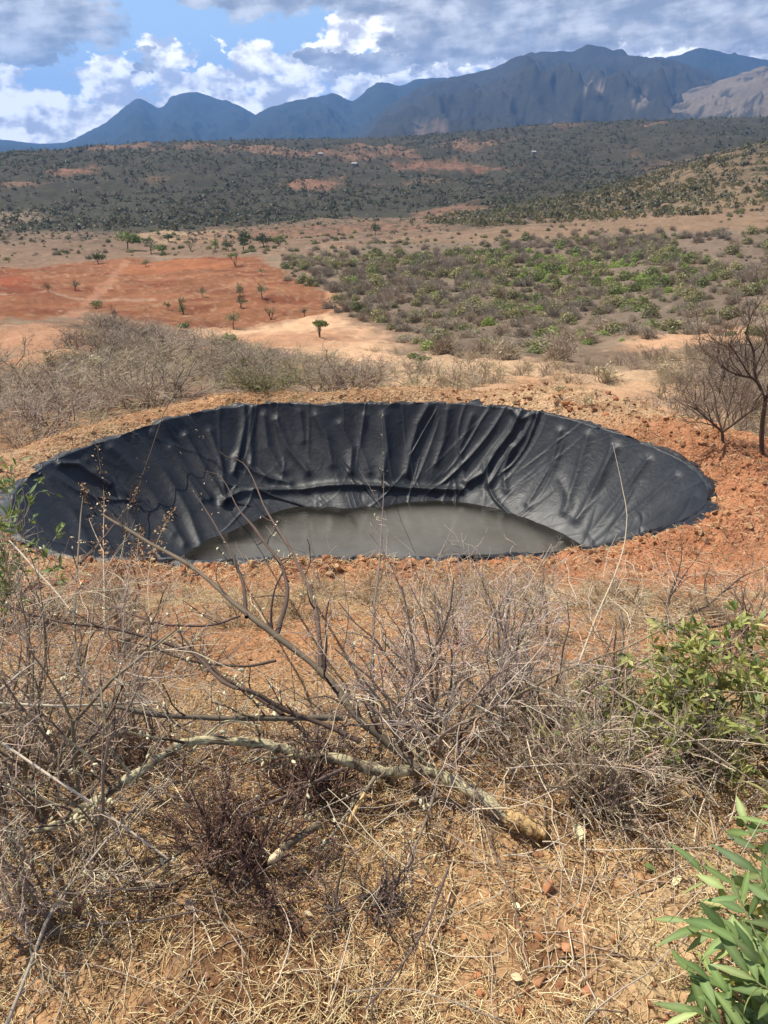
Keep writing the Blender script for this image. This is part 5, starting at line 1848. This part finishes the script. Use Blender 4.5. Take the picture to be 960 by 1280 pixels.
DKB = (0.095, 0.064, 0.052)
GRB = (0.23, 0.175, 0.115)
org = pt(680, 1042, 0.0)
limb = empty('fallen_limb', tuple(org), 'long lichened limb cut from a tree, lying across the foreground with a hacked butt', 'fallen limb')
tk, TP = branch(limb, [(676, 1040, 0.035), (640, 1022, 0.05), (590, 992, 0.07), (540, 970, 0.09), (488, 972, 0.12), (430, 962, 0.15), (360, 948, 0.18), (290, 940, 0.20), (238, 941, 0.20), (205, 964, 0.19), (150, 1000, 0.17), (80, 1040, 0.12), (-10, 1064, 0.08)],
                0.019, 0.0055, GRB, 901, 22, 0.22, 60, 70, 'trunk', org=org, sides=12, twcol=DKB)
# the hacked butt, bark off
cutm, _t, _b = mat_new('raw_wood')
_p = _t.n('ShaderNodeNewGeometry').outputs['Position']
_t.put(_b.inputs['Base Color'], _t.mix(_t.ramp(_t.noise(_p, 75.0, 6, 0.75, dist=0.8), 0.38, 0.60), (0.13, 0.065, 0.025), (0.66, 0.44, 0.19)))
_b.inputs['Roughness'].default_value = 0.8
_bp = _t.n('ShaderNodeBump')
_t.put(_bp.inputs['Height'], _t.m('MULTIPLY', _t.noise(_p, 55.0, 5, 0.75), 0.03))
_t.put(_b.inputs['Normal'], _bp.outputs[0])
bt = np.array([pt(632, 1018, 0.05), pt(650, 1028, 0.046), pt(668, 1036, 0.040), pt(684, 1043, 0.034)]) - org
bt = pchip(np.linspace(0, 1, 4), bt, np.linspace(0, 1, 9))
g = Geo()
rr = np.array([0.0215, 0.025, 0.026, 0.025, 0.026, 0.0245, 0.025, 0.023, 0.019])
V, Q = tubes(bt[None], rr[None], 14)
ax_ = unit(bt[-1] - bt[-3])
ov = V[-14:] - V[-14:].mean(0)
V[-14:] += np.clip(ov @ np.array([0.3, -0.2, 1.0]), -1, 1)[:, None] * -0.95 * ax_[None] + 0.004 * np.random.RandomState(8).randn(14, 3)
V[:-14] += (np.repeat(np.random.RandomState(9).uniform(-0.0045, 0.0045, (8, 1)), 14, 0) + 0.003 * np.random.RandomState(10).randn(112, 1)) * unit(V[:-14] - np.repeat(bt[:-1], 14, 0))
V = V + 0.0030 * np.random.RandomState(4).randn(*V.shape)
g.add(V, Q, GRB)
c0 = V[-14:].mean(0)
me = mesh_np('cut_end', np.r_[V, [c0]], Q=Q, T=np.array([(len(V) - 14 + i, len(V) - 14 + (i + 1) % 14, len(V)) for i in range(14)]), smooth=False)
link('cut_end', me, cutm, tk)
LB = [  # limb branches: photo points with height, radii, colour, twigs, twig length, buds
    ([(525, 966, 0.10), (490, 935, 0.16), (455, 905, 0.22), (432, 880, 0.27), (415, 855, 0.32), (380, 825, 0.37), (340, 795, 0.42), (300, 765, 0.47), (270, 740, 0.50), (230, 708, 0.54), (180, 680, 0.57), (126, 646, 0.60)], 0.0135, 0.0052, (0.190, 0.148, 0.108), 20, 0.18, 40),
    ([(345, 798, 0.42), (361, 748, 0.46), (356, 715, 0.50), (325, 668, 0.55), (300, 638, 0.58), (262, 592, 0.62), (212, 556, 0.66)], 0.0084, 0.0034, DKB, 12, 0.12, 26),
    ([(402, 842, 0.34), (399, 790, 0.42), (393, 750, 0.47), (370, 700, 0.53), (335, 640, 0.60), (290, 575, 0.66), (242, 530, 0.70)], 0.0086, 0.0034, DKB, 12, 0.12, 26),
    ([(308, 772, 0.47), (306, 735, 0.50), (295, 700, 0.54), (270, 655, 0.58), (240, 610, 0.62)], 0.0066, 0.003, DKB, 9, 0.10, 16),
    ([(450, 928, 0.20), (400, 905, 0.25), (360, 890, 0.28), (300, 862, 0.33), (262, 838, 0.36), (240, 815, 0.38), (180, 795, 0.40), (100, 782, 0.42), (-10, 756, 0.44)], 0.0075, 0.0030, DKB, 16, 0.15, 36),
    ([(428, 897, 0.24), (330, 896, 0.26), (250, 897, 0.27), (190, 893, 0.28), (140, 886, 0.29), (116, 866, 0.31), (100, 835, 0.34), (93, 790, 0.38), (95, 740, 0.43), (98, 690, 0.48), (104, 620, 0.54)], 0.0092, 0.0032, (0.17, 0.14, 0.105), 16, 0.13, 30),
    ([(400, 948, 0.18), (384, 920, 0.22), (340, 887, 0.27), (300, 860, 0.30), (268, 838, 0.33), (240, 812, 0.36), (217, 784, 0.38)], 0.007, 0.003, DKB, 12, 0.12, 20),
    ([(345, 826, 0.36), (300, 834, 0.33), (250, 830, 0.34), (190, 812, 0.36), (150, 800, 0.38)], 0.0045, 0.0016, DKB, 8, 0.12, 14),
    ([(300, 771, 0.47), (262, 782, 0.44), (222, 783, 0.43), (170, 770, 0.44), (120, 745, 0.45), (70, 700, 0.48)], 0.004, 0.0014, (0.14, 0.085, 0.08), 10, 0.12, 14),
    ([(470, 972, 0.13), (448, 1000, 0.08), (425, 1035, 0.05), (395, 1080, 0.03)], 0.006, 0.002, (0.30, 0.26, 0.19), 8, 0.10, 10),
    ([(548, 972, 0.09), (536, 1015, 0.09), (518, 1060, 0.08), (500, 1120, 0.06)], 0.0045, 0.0018, (0.22, 0.18, 0.15), 10, 0.10, 10),
    ([(430, 962, 0.15), (380, 985, 0.14), (330, 1010, 0.13), (270, 1040, 0.12), (190, 1090, 0.10), (120, 1130, 0.08)], 0.005, 0.0018, (0.16, 0.115, 0.10), 14, 0.12, 22),
    ([(238, 942, 0.20), (260, 918, 0.24), (290, 900, 0.28), (330, 905, 0.29)], 0.004, 0.002, (0.24, 0.21, 0.15), 4, 0.1, 4),
]
for i, (pts, r0, r1, c_, nt_, tl_, nb) in enumerate(LB):
    branch(limb, pts, r0, r1, c_, 910 + i, nt_, tl_, nb, 30, mat=None if i == 12 else TWIG, org=org, twcol=DKB)


def stick(name, label, pts, r0, r1, col, seed, ntw=0, twl=0.1, nbud=0, n=20, mat=None, cat='branch', budsize=0.007, up=0.0):
    org_ = pt(*pts[0])
    org_[2] -= pts[0][2]
    root = empty(name, tuple(org_), label, cat)
    o, P = branch(root, pts, r0, r1, col, seed, ntw, twl, nbud, n, 'stem', mat or TWIG, 0.06, budsize, 7, up, org=org_)
    return root


stick('fallen_branch', 'light brown forked branch slanting up to the right from the middle of the fallen limb',
      [(515, 955, 0.10), (560, 915, 0.17), (610, 890, 0.22), (660, 862, 0.26), (720, 832, 0.31), (770, 812, 0.34), (830, 785, 0.37)], 0.0068, 0.0022, (0.33, 0.26, 0.18), 940, 12, 0.20, 0)
stick('fallen_branch', 'thin grey branch running down to the right in front of the green leafy shrub',
      [(722, 831, 0.31), (760, 858, 0.28), (800, 882, 0.26), (870, 925, 0.22), (940, 972, 0.18)], 0.0045, 0.0018, (0.30, 0.24, 0.18), 941, 8, 0.14, 0)
stick('bare_shoot', 'thin upright shoot with tiny white buds in front of the middle of the water',
      [(470, 930, 0.12), (466, 860, 0.24), (468, 770, 0.36), (476, 690, 0.48), (480, 605, 0.60), (478, 518, 0.72)], 0.0050, 0.0022, (0.20, 0.165, 0.15), 942, 16, 0.10, 70, 30, budsize=0.009)
stick('bare_shoot', 'pale grey shoot leaning right in front of the water, right of the budded one', [(505, 800, 0.2), (540, 718, 0.34), (565, 660, 0.44)], 0.003, 0.001, (0.42, 0.36, 0.30), 943, 9, 0.08, 0)
stick('bare_shoot', 'pale much branched shoot standing before the right part of the water', [(600, 800, 0.2), (640, 760, 0.28), (665, 725, 0.34), (690, 680, 0.42)], 0.003, 0.001, (0.42, 0.36, 0.31), 944, 16, 0.11, 0)
stick('bare_shoot', 'tall bleached stalk rising in front of the right end of the liner', [(722, 832, 0.31), (745, 770, 0.40), (773, 705, 0.50), (783, 650, 0.57), (776, 605, 0.63), (765, 556, 0.68)], 0.0034, 0.0013, (0.50, 0.42, 0.31), 945, 5, 0.06, 0)
stick('bare_shoot', 'dark zigzag whip crossing the left side of the liner up towards the brush', [(100, 705, 0.40), (130, 672, 0.45), (165, 630, 0.50), (185, 575, 0.56), (205, 520, 0.62), (232, 480, 0.66), (246, 452, 0.70)], 0.0072, 0.0030, DKB, 946, 14, 0.13, 24)
stick('bare_shoot', 'short pale shoot in front of the lower right of the water', [(520, 830, 0.15), (518, 760, 0.28), (512, 690, 0.38)], 0.0022, 0.001, (0.36, 0.30, 0.27), 947, 8, 0.06, 14)
stick('dead_stick', 'straight bleached stick slanting down across the lower left thorn bushes', [(-20, 914, 0.34), (60, 968, 0.24), (120, 1008, 0.17), (215, 1078, 0.05)], 0.0036, 0.0028, (0.62, 0.54, 0.44), 950, 0, n=12, cat='stick')
stick('dead_stick', 'short bleached stick at the left edge above the long one', [(-20, 878, 0.4), (20, 846, 0.42), (50, 824, 0.42)], 0.004, 0.002, (0.58, 0.51, 0.43), 951, 3, 0.08, n=12, cat='stick')
stick('dead_stick', 'bleached twig leaning from the small leafy shrub down to the right at the left edge', [(8, 672, 0.5), (40, 708, 0.46), (70, 740, 0.42), (92, 768, 0.38)], 0.0042, 0.002, (0.56, 0.48, 0.40), 952, 3, 0.08, n=12, cat='stick')
stick('dead_stick', 'grey stem rising from the bottom left corner into the thorn bushes', [(5, 1290, 0.03), (35, 1215, 0.07), (60, 1150, 0.10), (110, 1080, 0.14), (190, 985, 0.2)], 0.0045, 0.0018, (0.33, 0.28, 0.23), 953, 8, 0.14, n=16, cat='stick')
stick('dead_stick', 'dark horizontal stick low in the straw at the lower left', [(20, 1185, 0.02), (90, 1160, 0.03), (160, 1155, 0.03), (250, 1140, 0.03)], 0.0034, 0.002, (0.15, 0.115, 0.10), 954, 5, 0.1, n=14, cat='stick')
stick('dead_stick', 'grey stick lying across the upper left thorn bushes', [(0, 880, 0.35), (60, 884, 0.33), (120, 882, 0.3), (200, 878, 0.28)], 0.004, 0.003, (0.50, 0.44, 0.35), 955, 0, n=12, cat='stick')
stick('dead_stick', 'dark thin branch reaching into the straw at the lower right of the middle', [(560, 1085, 0.05), (530, 1160, 0.06), (500, 1210, 0.06), (455, 1265, 0.03)], 0.0036, 0.0015, (0.12, 0.09, 0.085), 956, 14, 0.09, n=14, cat='stick')
cs = stick('cut_stick', 'cut stick with a bare pale end pointing to the camera under the fallen limb', [(400, 1032, 0.10), (372, 1052, 0.085), (350, 1068, 0.075)], 0.011, 0.010, (0.22, 0.16, 0.10), 960, 0, n=8, cat='stick', mat=BARK)
stick('cut_stick', 'thin peeled yellow stick upright between the limb and the cut stick', [(430, 1040, 0.02), (442, 1015, 0.06), (455, 992, 0.10)], 0.006, 0.0055, (0.60, 0.40, 0.20), 961, 0, n=8, cat='stick')
_o = np.array(cs.location)
e0, e1 = pt(352, 1066, 0.076) - _o, pt(335, 1079, 0.065) - _o
pp = np.linspace(e0, e1, 5)
V, Q = tubes(pp[None], np.array([[0.0105, 0.0115, 0.011, 0.009, 0.003]]), 9)
CUTP, _t, _b = mat_new('fresh_cut_wood')
_t.put(_b.inputs['Base Color'], _t.mix(_t.noise(_t.n('ShaderNodeNewGeometry').outputs['Position'], 90.0, 4), (0.62, 0.42, 0.20), (0.80, 0.64, 0.40)))
link('cut_end', mesh_np('cut_end', V, Q=Q), CUTP, cs)

# charred looking bare shrub before the right bank
x, y, z = ground_hit(838, 782, 0, 0.6)
bs_root = empty('bare_shrub', (x, y, z), 'dark bare shrub with crooked branches in front of the right bank of the pond', 'shrub')
for i, pts in enumerate([[(832, 785, 0.02), (838, 745, 0.10), (848, 715, 0.17), (852, 690, 0.23), (850, 668, 0.28)], [(838, 745, 0.10), (858, 715, 0.17), (872, 695, 0.22), (885, 672, 0.27)],
                         [(840, 785, 0.02), (862, 768, 0.06), (885, 758, 0.09), (905, 740, 0.13), (925, 732, 0.16)], [(885, 758, 0.09), (880, 730, 0.14), (888, 705, 0.19)], [(905, 740, 0.13), (930, 720, 0.17), (962, 706, 0.2)],
                         [(832, 785, 0.02), (800, 760, 0.07), (772, 735, 0.12), (762, 720, 0.14)], [(845, 790, 0.02), (890, 785, 0.05), (930, 775, 0.07), (975, 782, 0.08)]]):
    branch(bs_root, pts, 0.0075 if i in (0, 2, 6) else 0.005, 0.0018, (0.060, 0.046, 0.044), 970 + i, 9, 0.12, 0, 16, 'branch', TWIG, 0.08, org=np.array([x, y, z]))

# ---------------------------------------------------------------- dry seed weed on the left
org_ = pt(130, 800, 0.0)
weed = empty('dry_weed', tuple(org_), 'tall dry weed with brown withered seed heads before the left side of the liner', 'weed')
wc = (0.44, 0.36, 0.27)
for i, (pts, rr_) in enumerate([([(130, 800, 0.0), (130, 740, 0.14), (129, 680, 0.27), (130, 620, 0.38), (122, 562, 0.48)], 0.0062), ([(131, 740, 0.14), (150, 700, 0.22), (162, 660, 0.29), (170, 610, 0.36)], 0.0026),
                                ([(129, 690, 0.25), (112, 650, 0.32), (104, 610, 0.38)], 0.0034), ([(190, 790, 0.0), (185, 740, 0.12), (192, 690, 0.22), (215, 640, 0.30)], 0.0026), ([(186, 735, 0.13), (172, 700, 0.2), (176, 660, 0.27)], 0.002)]):
    st, P = branch(weed, pts, rr_, 0.0012, wc, 980 + i, 16, 0.075, 0, 20, 'stem', TWIG, 0.06, org=org_, up=0.3, twcol=(0.34, 0.25, 0.18))
    rgt = np.random.RandomState(985 + i)
    k_ = rgt.randint(8 if i == 0 else 10, 20, 150)
    pos = P[k_] + 0.026 * rgt.randn(150, 3)
    nor = unit(rgt.randn(150, 3))
    V, Q = leaf_quads(pos, unit(rgt.randn(150, 3)), nor, rgt.uniform(0.018, 0.046, 150), rgt.uniform(0.010, 0.026, 150))
    g = Geo()
    g.add(V, Q, np.repeat(np.array([(0.36, 0.22, 0.12), (0.46, 0.32, 0.19), (0.26, 0.15, 0.085)])[rgt.randint(0, 3, 150)], 4, 0))
    sh_ = link('seed_heads', g.mesh('seed_heads'), DRY, st)
    sh_['kind'] = 'stuff'

# ---------------------------------------------------------------- leafy shrubs
x, y, z = ground_hit(890, 940, 0, 0.6)
sh = empty('leafy_shrub', (x, y, z), 'yellowish green leafy shrub among dry stems at the right edge', 'shrub')
g_, P_ = thorn_bush(990, 0.42, 1.35, 26, 6, 4, 0.005, (0.24, 0.19, 0.12), (0.30, 0.25, 0.15), minr=0.0013, droop=0.05)
link('stems', g_.mesh('stems'), TWIG, sh)
rgt = np.random.RandomState(991)
YG = ((0.36, 0.36, 0.11), (0.27, 0.295, 0.09), (0.17, 0.225, 0.075), (0.46, 0.42, 0.18), (0.31, 0.33, 0.10))
link('leaves', leaves_on(rgt, P_, 4600, 0.036, 0.0115, YG, 0.5, True).mesh('leaves', True), LEAF, sh)
sh.scale = (1.05, 1.0, 0.92)

x, y, z = ground_hit(0, 785, 0, 0.6)
sh = empty('leafy_shrub', (x, y, z), 'small green leafy shrub at the left edge before the pond', 'shrub')
g_, P_ = thorn_bush(995, 0.62, 0.55, 10, 5, 4, 0.005, (0.30, 0.25, 0.2), (0.4, 0.34, 0.26), minr=0.0014, droop=0.0)
link('stems', g_.mesh('stems'), TWIG, sh)
link('leaves', leaves_on(np.random.RandomState(996), P_[P_[:, -1, 2] > 0.20], 650, 0.055, 0.015, ((0.17, 0.24, 0.08), (0.22, 0.29, 0.10), (0.12, 0.18, 0.06)), 0.6, True, 0.2, 0.7).mesh('leaves', True), LEAF, sh)

# broad leaved plant, lower right
org_ = pt(985, 1280, 0.0)
bp_ = empty('broad_leaved_plant', tuple(org_), 'fresh green plant with long lance shaped leaves in the lower right corner', 'plant')
ST = [[(1000, 1330, 0.0), (950, 1275, 0.06), (905, 1240, 0.10), (868, 1218, 0.11)], [(1000, 1300, 0.0), (955, 1225, 0.08), (905, 1180, 0.12), (862, 1152, 0.12)], [(1010, 1260, 0.0), (965, 1180, 0.10), (920, 1120, 0.14), (878, 1092, 0.13)],
      [(1020, 1220, 0.0), (985, 1130, 0.12), (955, 1070, 0.17), (930, 1022, 0.18)], [(1030, 1180, 0.0), (990, 1090, 0.13), (970, 1040, 0.19), (962, 985, 0.22)], [(1000, 1320, 0.0), (960, 1200, 0.14), (930, 1140, 0.18), (915, 1100, 0.18)],
      [(990, 1360, 0.0), (945, 1310, 0.05), (900, 1280, 0.08), (872, 1262, 0.08)], [(1010, 1320, 0.0), (975, 1240, 0.14), (940, 1190, 0.2), (905, 1160, 0.2)], [(1030, 1300, 0.0), (1000, 1200, 0.16), (965, 1130, 0.22), (945, 1085, 0.22)],
      [(1030, 1320, 0.0), (990, 1270, 0.12), (960, 1235, 0.18), (935, 1215, 0.18)]]
LG = np.array([(0.165, 0.235, 0.075), (0.21, 0.28, 0.095), (0.115, 0.18, 0.060), (0.26, 0.32, 0.115), (0.14, 0.205, 0.065)])
for i, pts in enumerate(ST):
    rgt = np.random.RandomState(1000 + i)
    st, P = branch(bp_, pts, 0.0032, 0.0014, (0.20, 0.21, 0.09), 1000 + i, 0, 0.1, 0, 20, 'stem', LEAF, 0.03, org=org_)
    n = 25
    t = np.linspace(0.22, 1.0, n) * 19
    k_ = np.minimum(t.astype(int), 18)
    pos = P[k_] * (1 - (t - k_))[:, None] + P[k_ + 1] * (t - k_)[:, None]
    tg = unit(P[k_ + 1] - P[k_])
    ph = np.arange(n) * 2.4 + rgt.uniform(0, 6)
    a1 = unit(np.cross(tg, np.array([0, 0, 1.0])))
    a2 = np.cross(a1, tg)
    rad_ = np.cos(ph)[:, None] * a1 + np.sin(ph)[:, None] * a2
    d = unit(rad_ + tg * rgt.uniform(0.4, 1.3, (n, 1)) + np.array([0, 0, 0.05]) + 0.38 * rgt.randn(n, 3))
    nor = unit(np.array([0, -0.25, 1.0]) + 0.60 * rgt.randn(n, 3))
    V, Q = leaf_full(pos, d, nor, rgt.uniform(0.050, 0.092, n), rgt.uniform(0.013, 0.023, n), rgt.uniform(0.0, 0.9, n), rgt)
    g = Geo()
    cl_ = LG[rgt.randint(0, 5, n)] * (1 + 0.30 * rgt.uniform(-1, 1, (n, 1)))
    cl_[rgt.uniform(0, 1, n) < 0.07] = (0.36, 0.33, 0.12)
    cv = np.repeat(cl_, 18, 0).reshape(n, 6, 3, 3)
    cv[:, :, 1] = cv[:, :, 1] * 1.5 + 0.02                   # pale midrib
    g.add(V, Q, cv.reshape(-1, 3))
    link('leaves', g.mesh('leaves', True), LEAF, st)

# fallen leaves one can count
FL = [(724, 1040, 0.050, 0.036, (0.80, 0.72, 0.46), 'large pale yellow fallen leaf on the straw right of the cut end of the limb'), (846, 1100, 0.050, 0.015, (0.74, 0.68, 0.40), 'long pale dry leaf lying left of the broad leaved plant'),
      (812, 1084, 0.034, 0.017, (0.16, 0.22, 0.08), 'single green fallen leaf on the straw left of the broad leaved plant'), (832, 1056, 0.036, 0.026, (0.66, 0.50, 0.30), 'curled tan fallen leaf above the broad leaved plant'),
      (645, 1133, 0.022, 0.013, (0.78, 0.68, 0.40), 'small yellow fallen leaf on the straw below the cut end of the limb'), (645, 1221, 0.026, 0.016, (0.62, 0.50, 0.32), 'oval tan fallen leaf near the bottom of the picture'),
      (238, 1133, 0.034, 0.026, (0.40, 0.30, 0.22), 'grey brown fallen leaf on the straw at the lower left'), (385, 1143, 0.024, 0.012, (0.60, 0.48, 0.32), 'small pale fallen leaf right of the grey brown one')]
for i, (px, py, L_m, W_m, c_, lab) in enumerate(FL):
    p = pt(px, py, 0.030 if i == 0 else 0.016)
    rgt = np.random.RandomState(1100 + i)
    d = unit(np.array([rgt.randn(), rgt.randn(), 0.08]))
    V, Q = leaf_full(-d[None] * L_m / 2, d[None], unit(np.array([[0.15 * rgt.randn(), -0.2, 1.0]])), np.array([L_m]), np.array([W_m]), np.array([0.25]), rgt, 0.3)
    o = link('fallen_leaf', mesh_np('fallen_leaf', V, Q=Q, col=np.repeat(np.array(c_)[None], 18, 0), smooth=True), DRY)
    o.location = tuple(p)
    tag(o, lab, 'leaf', 'fallen leaves in the foreground')
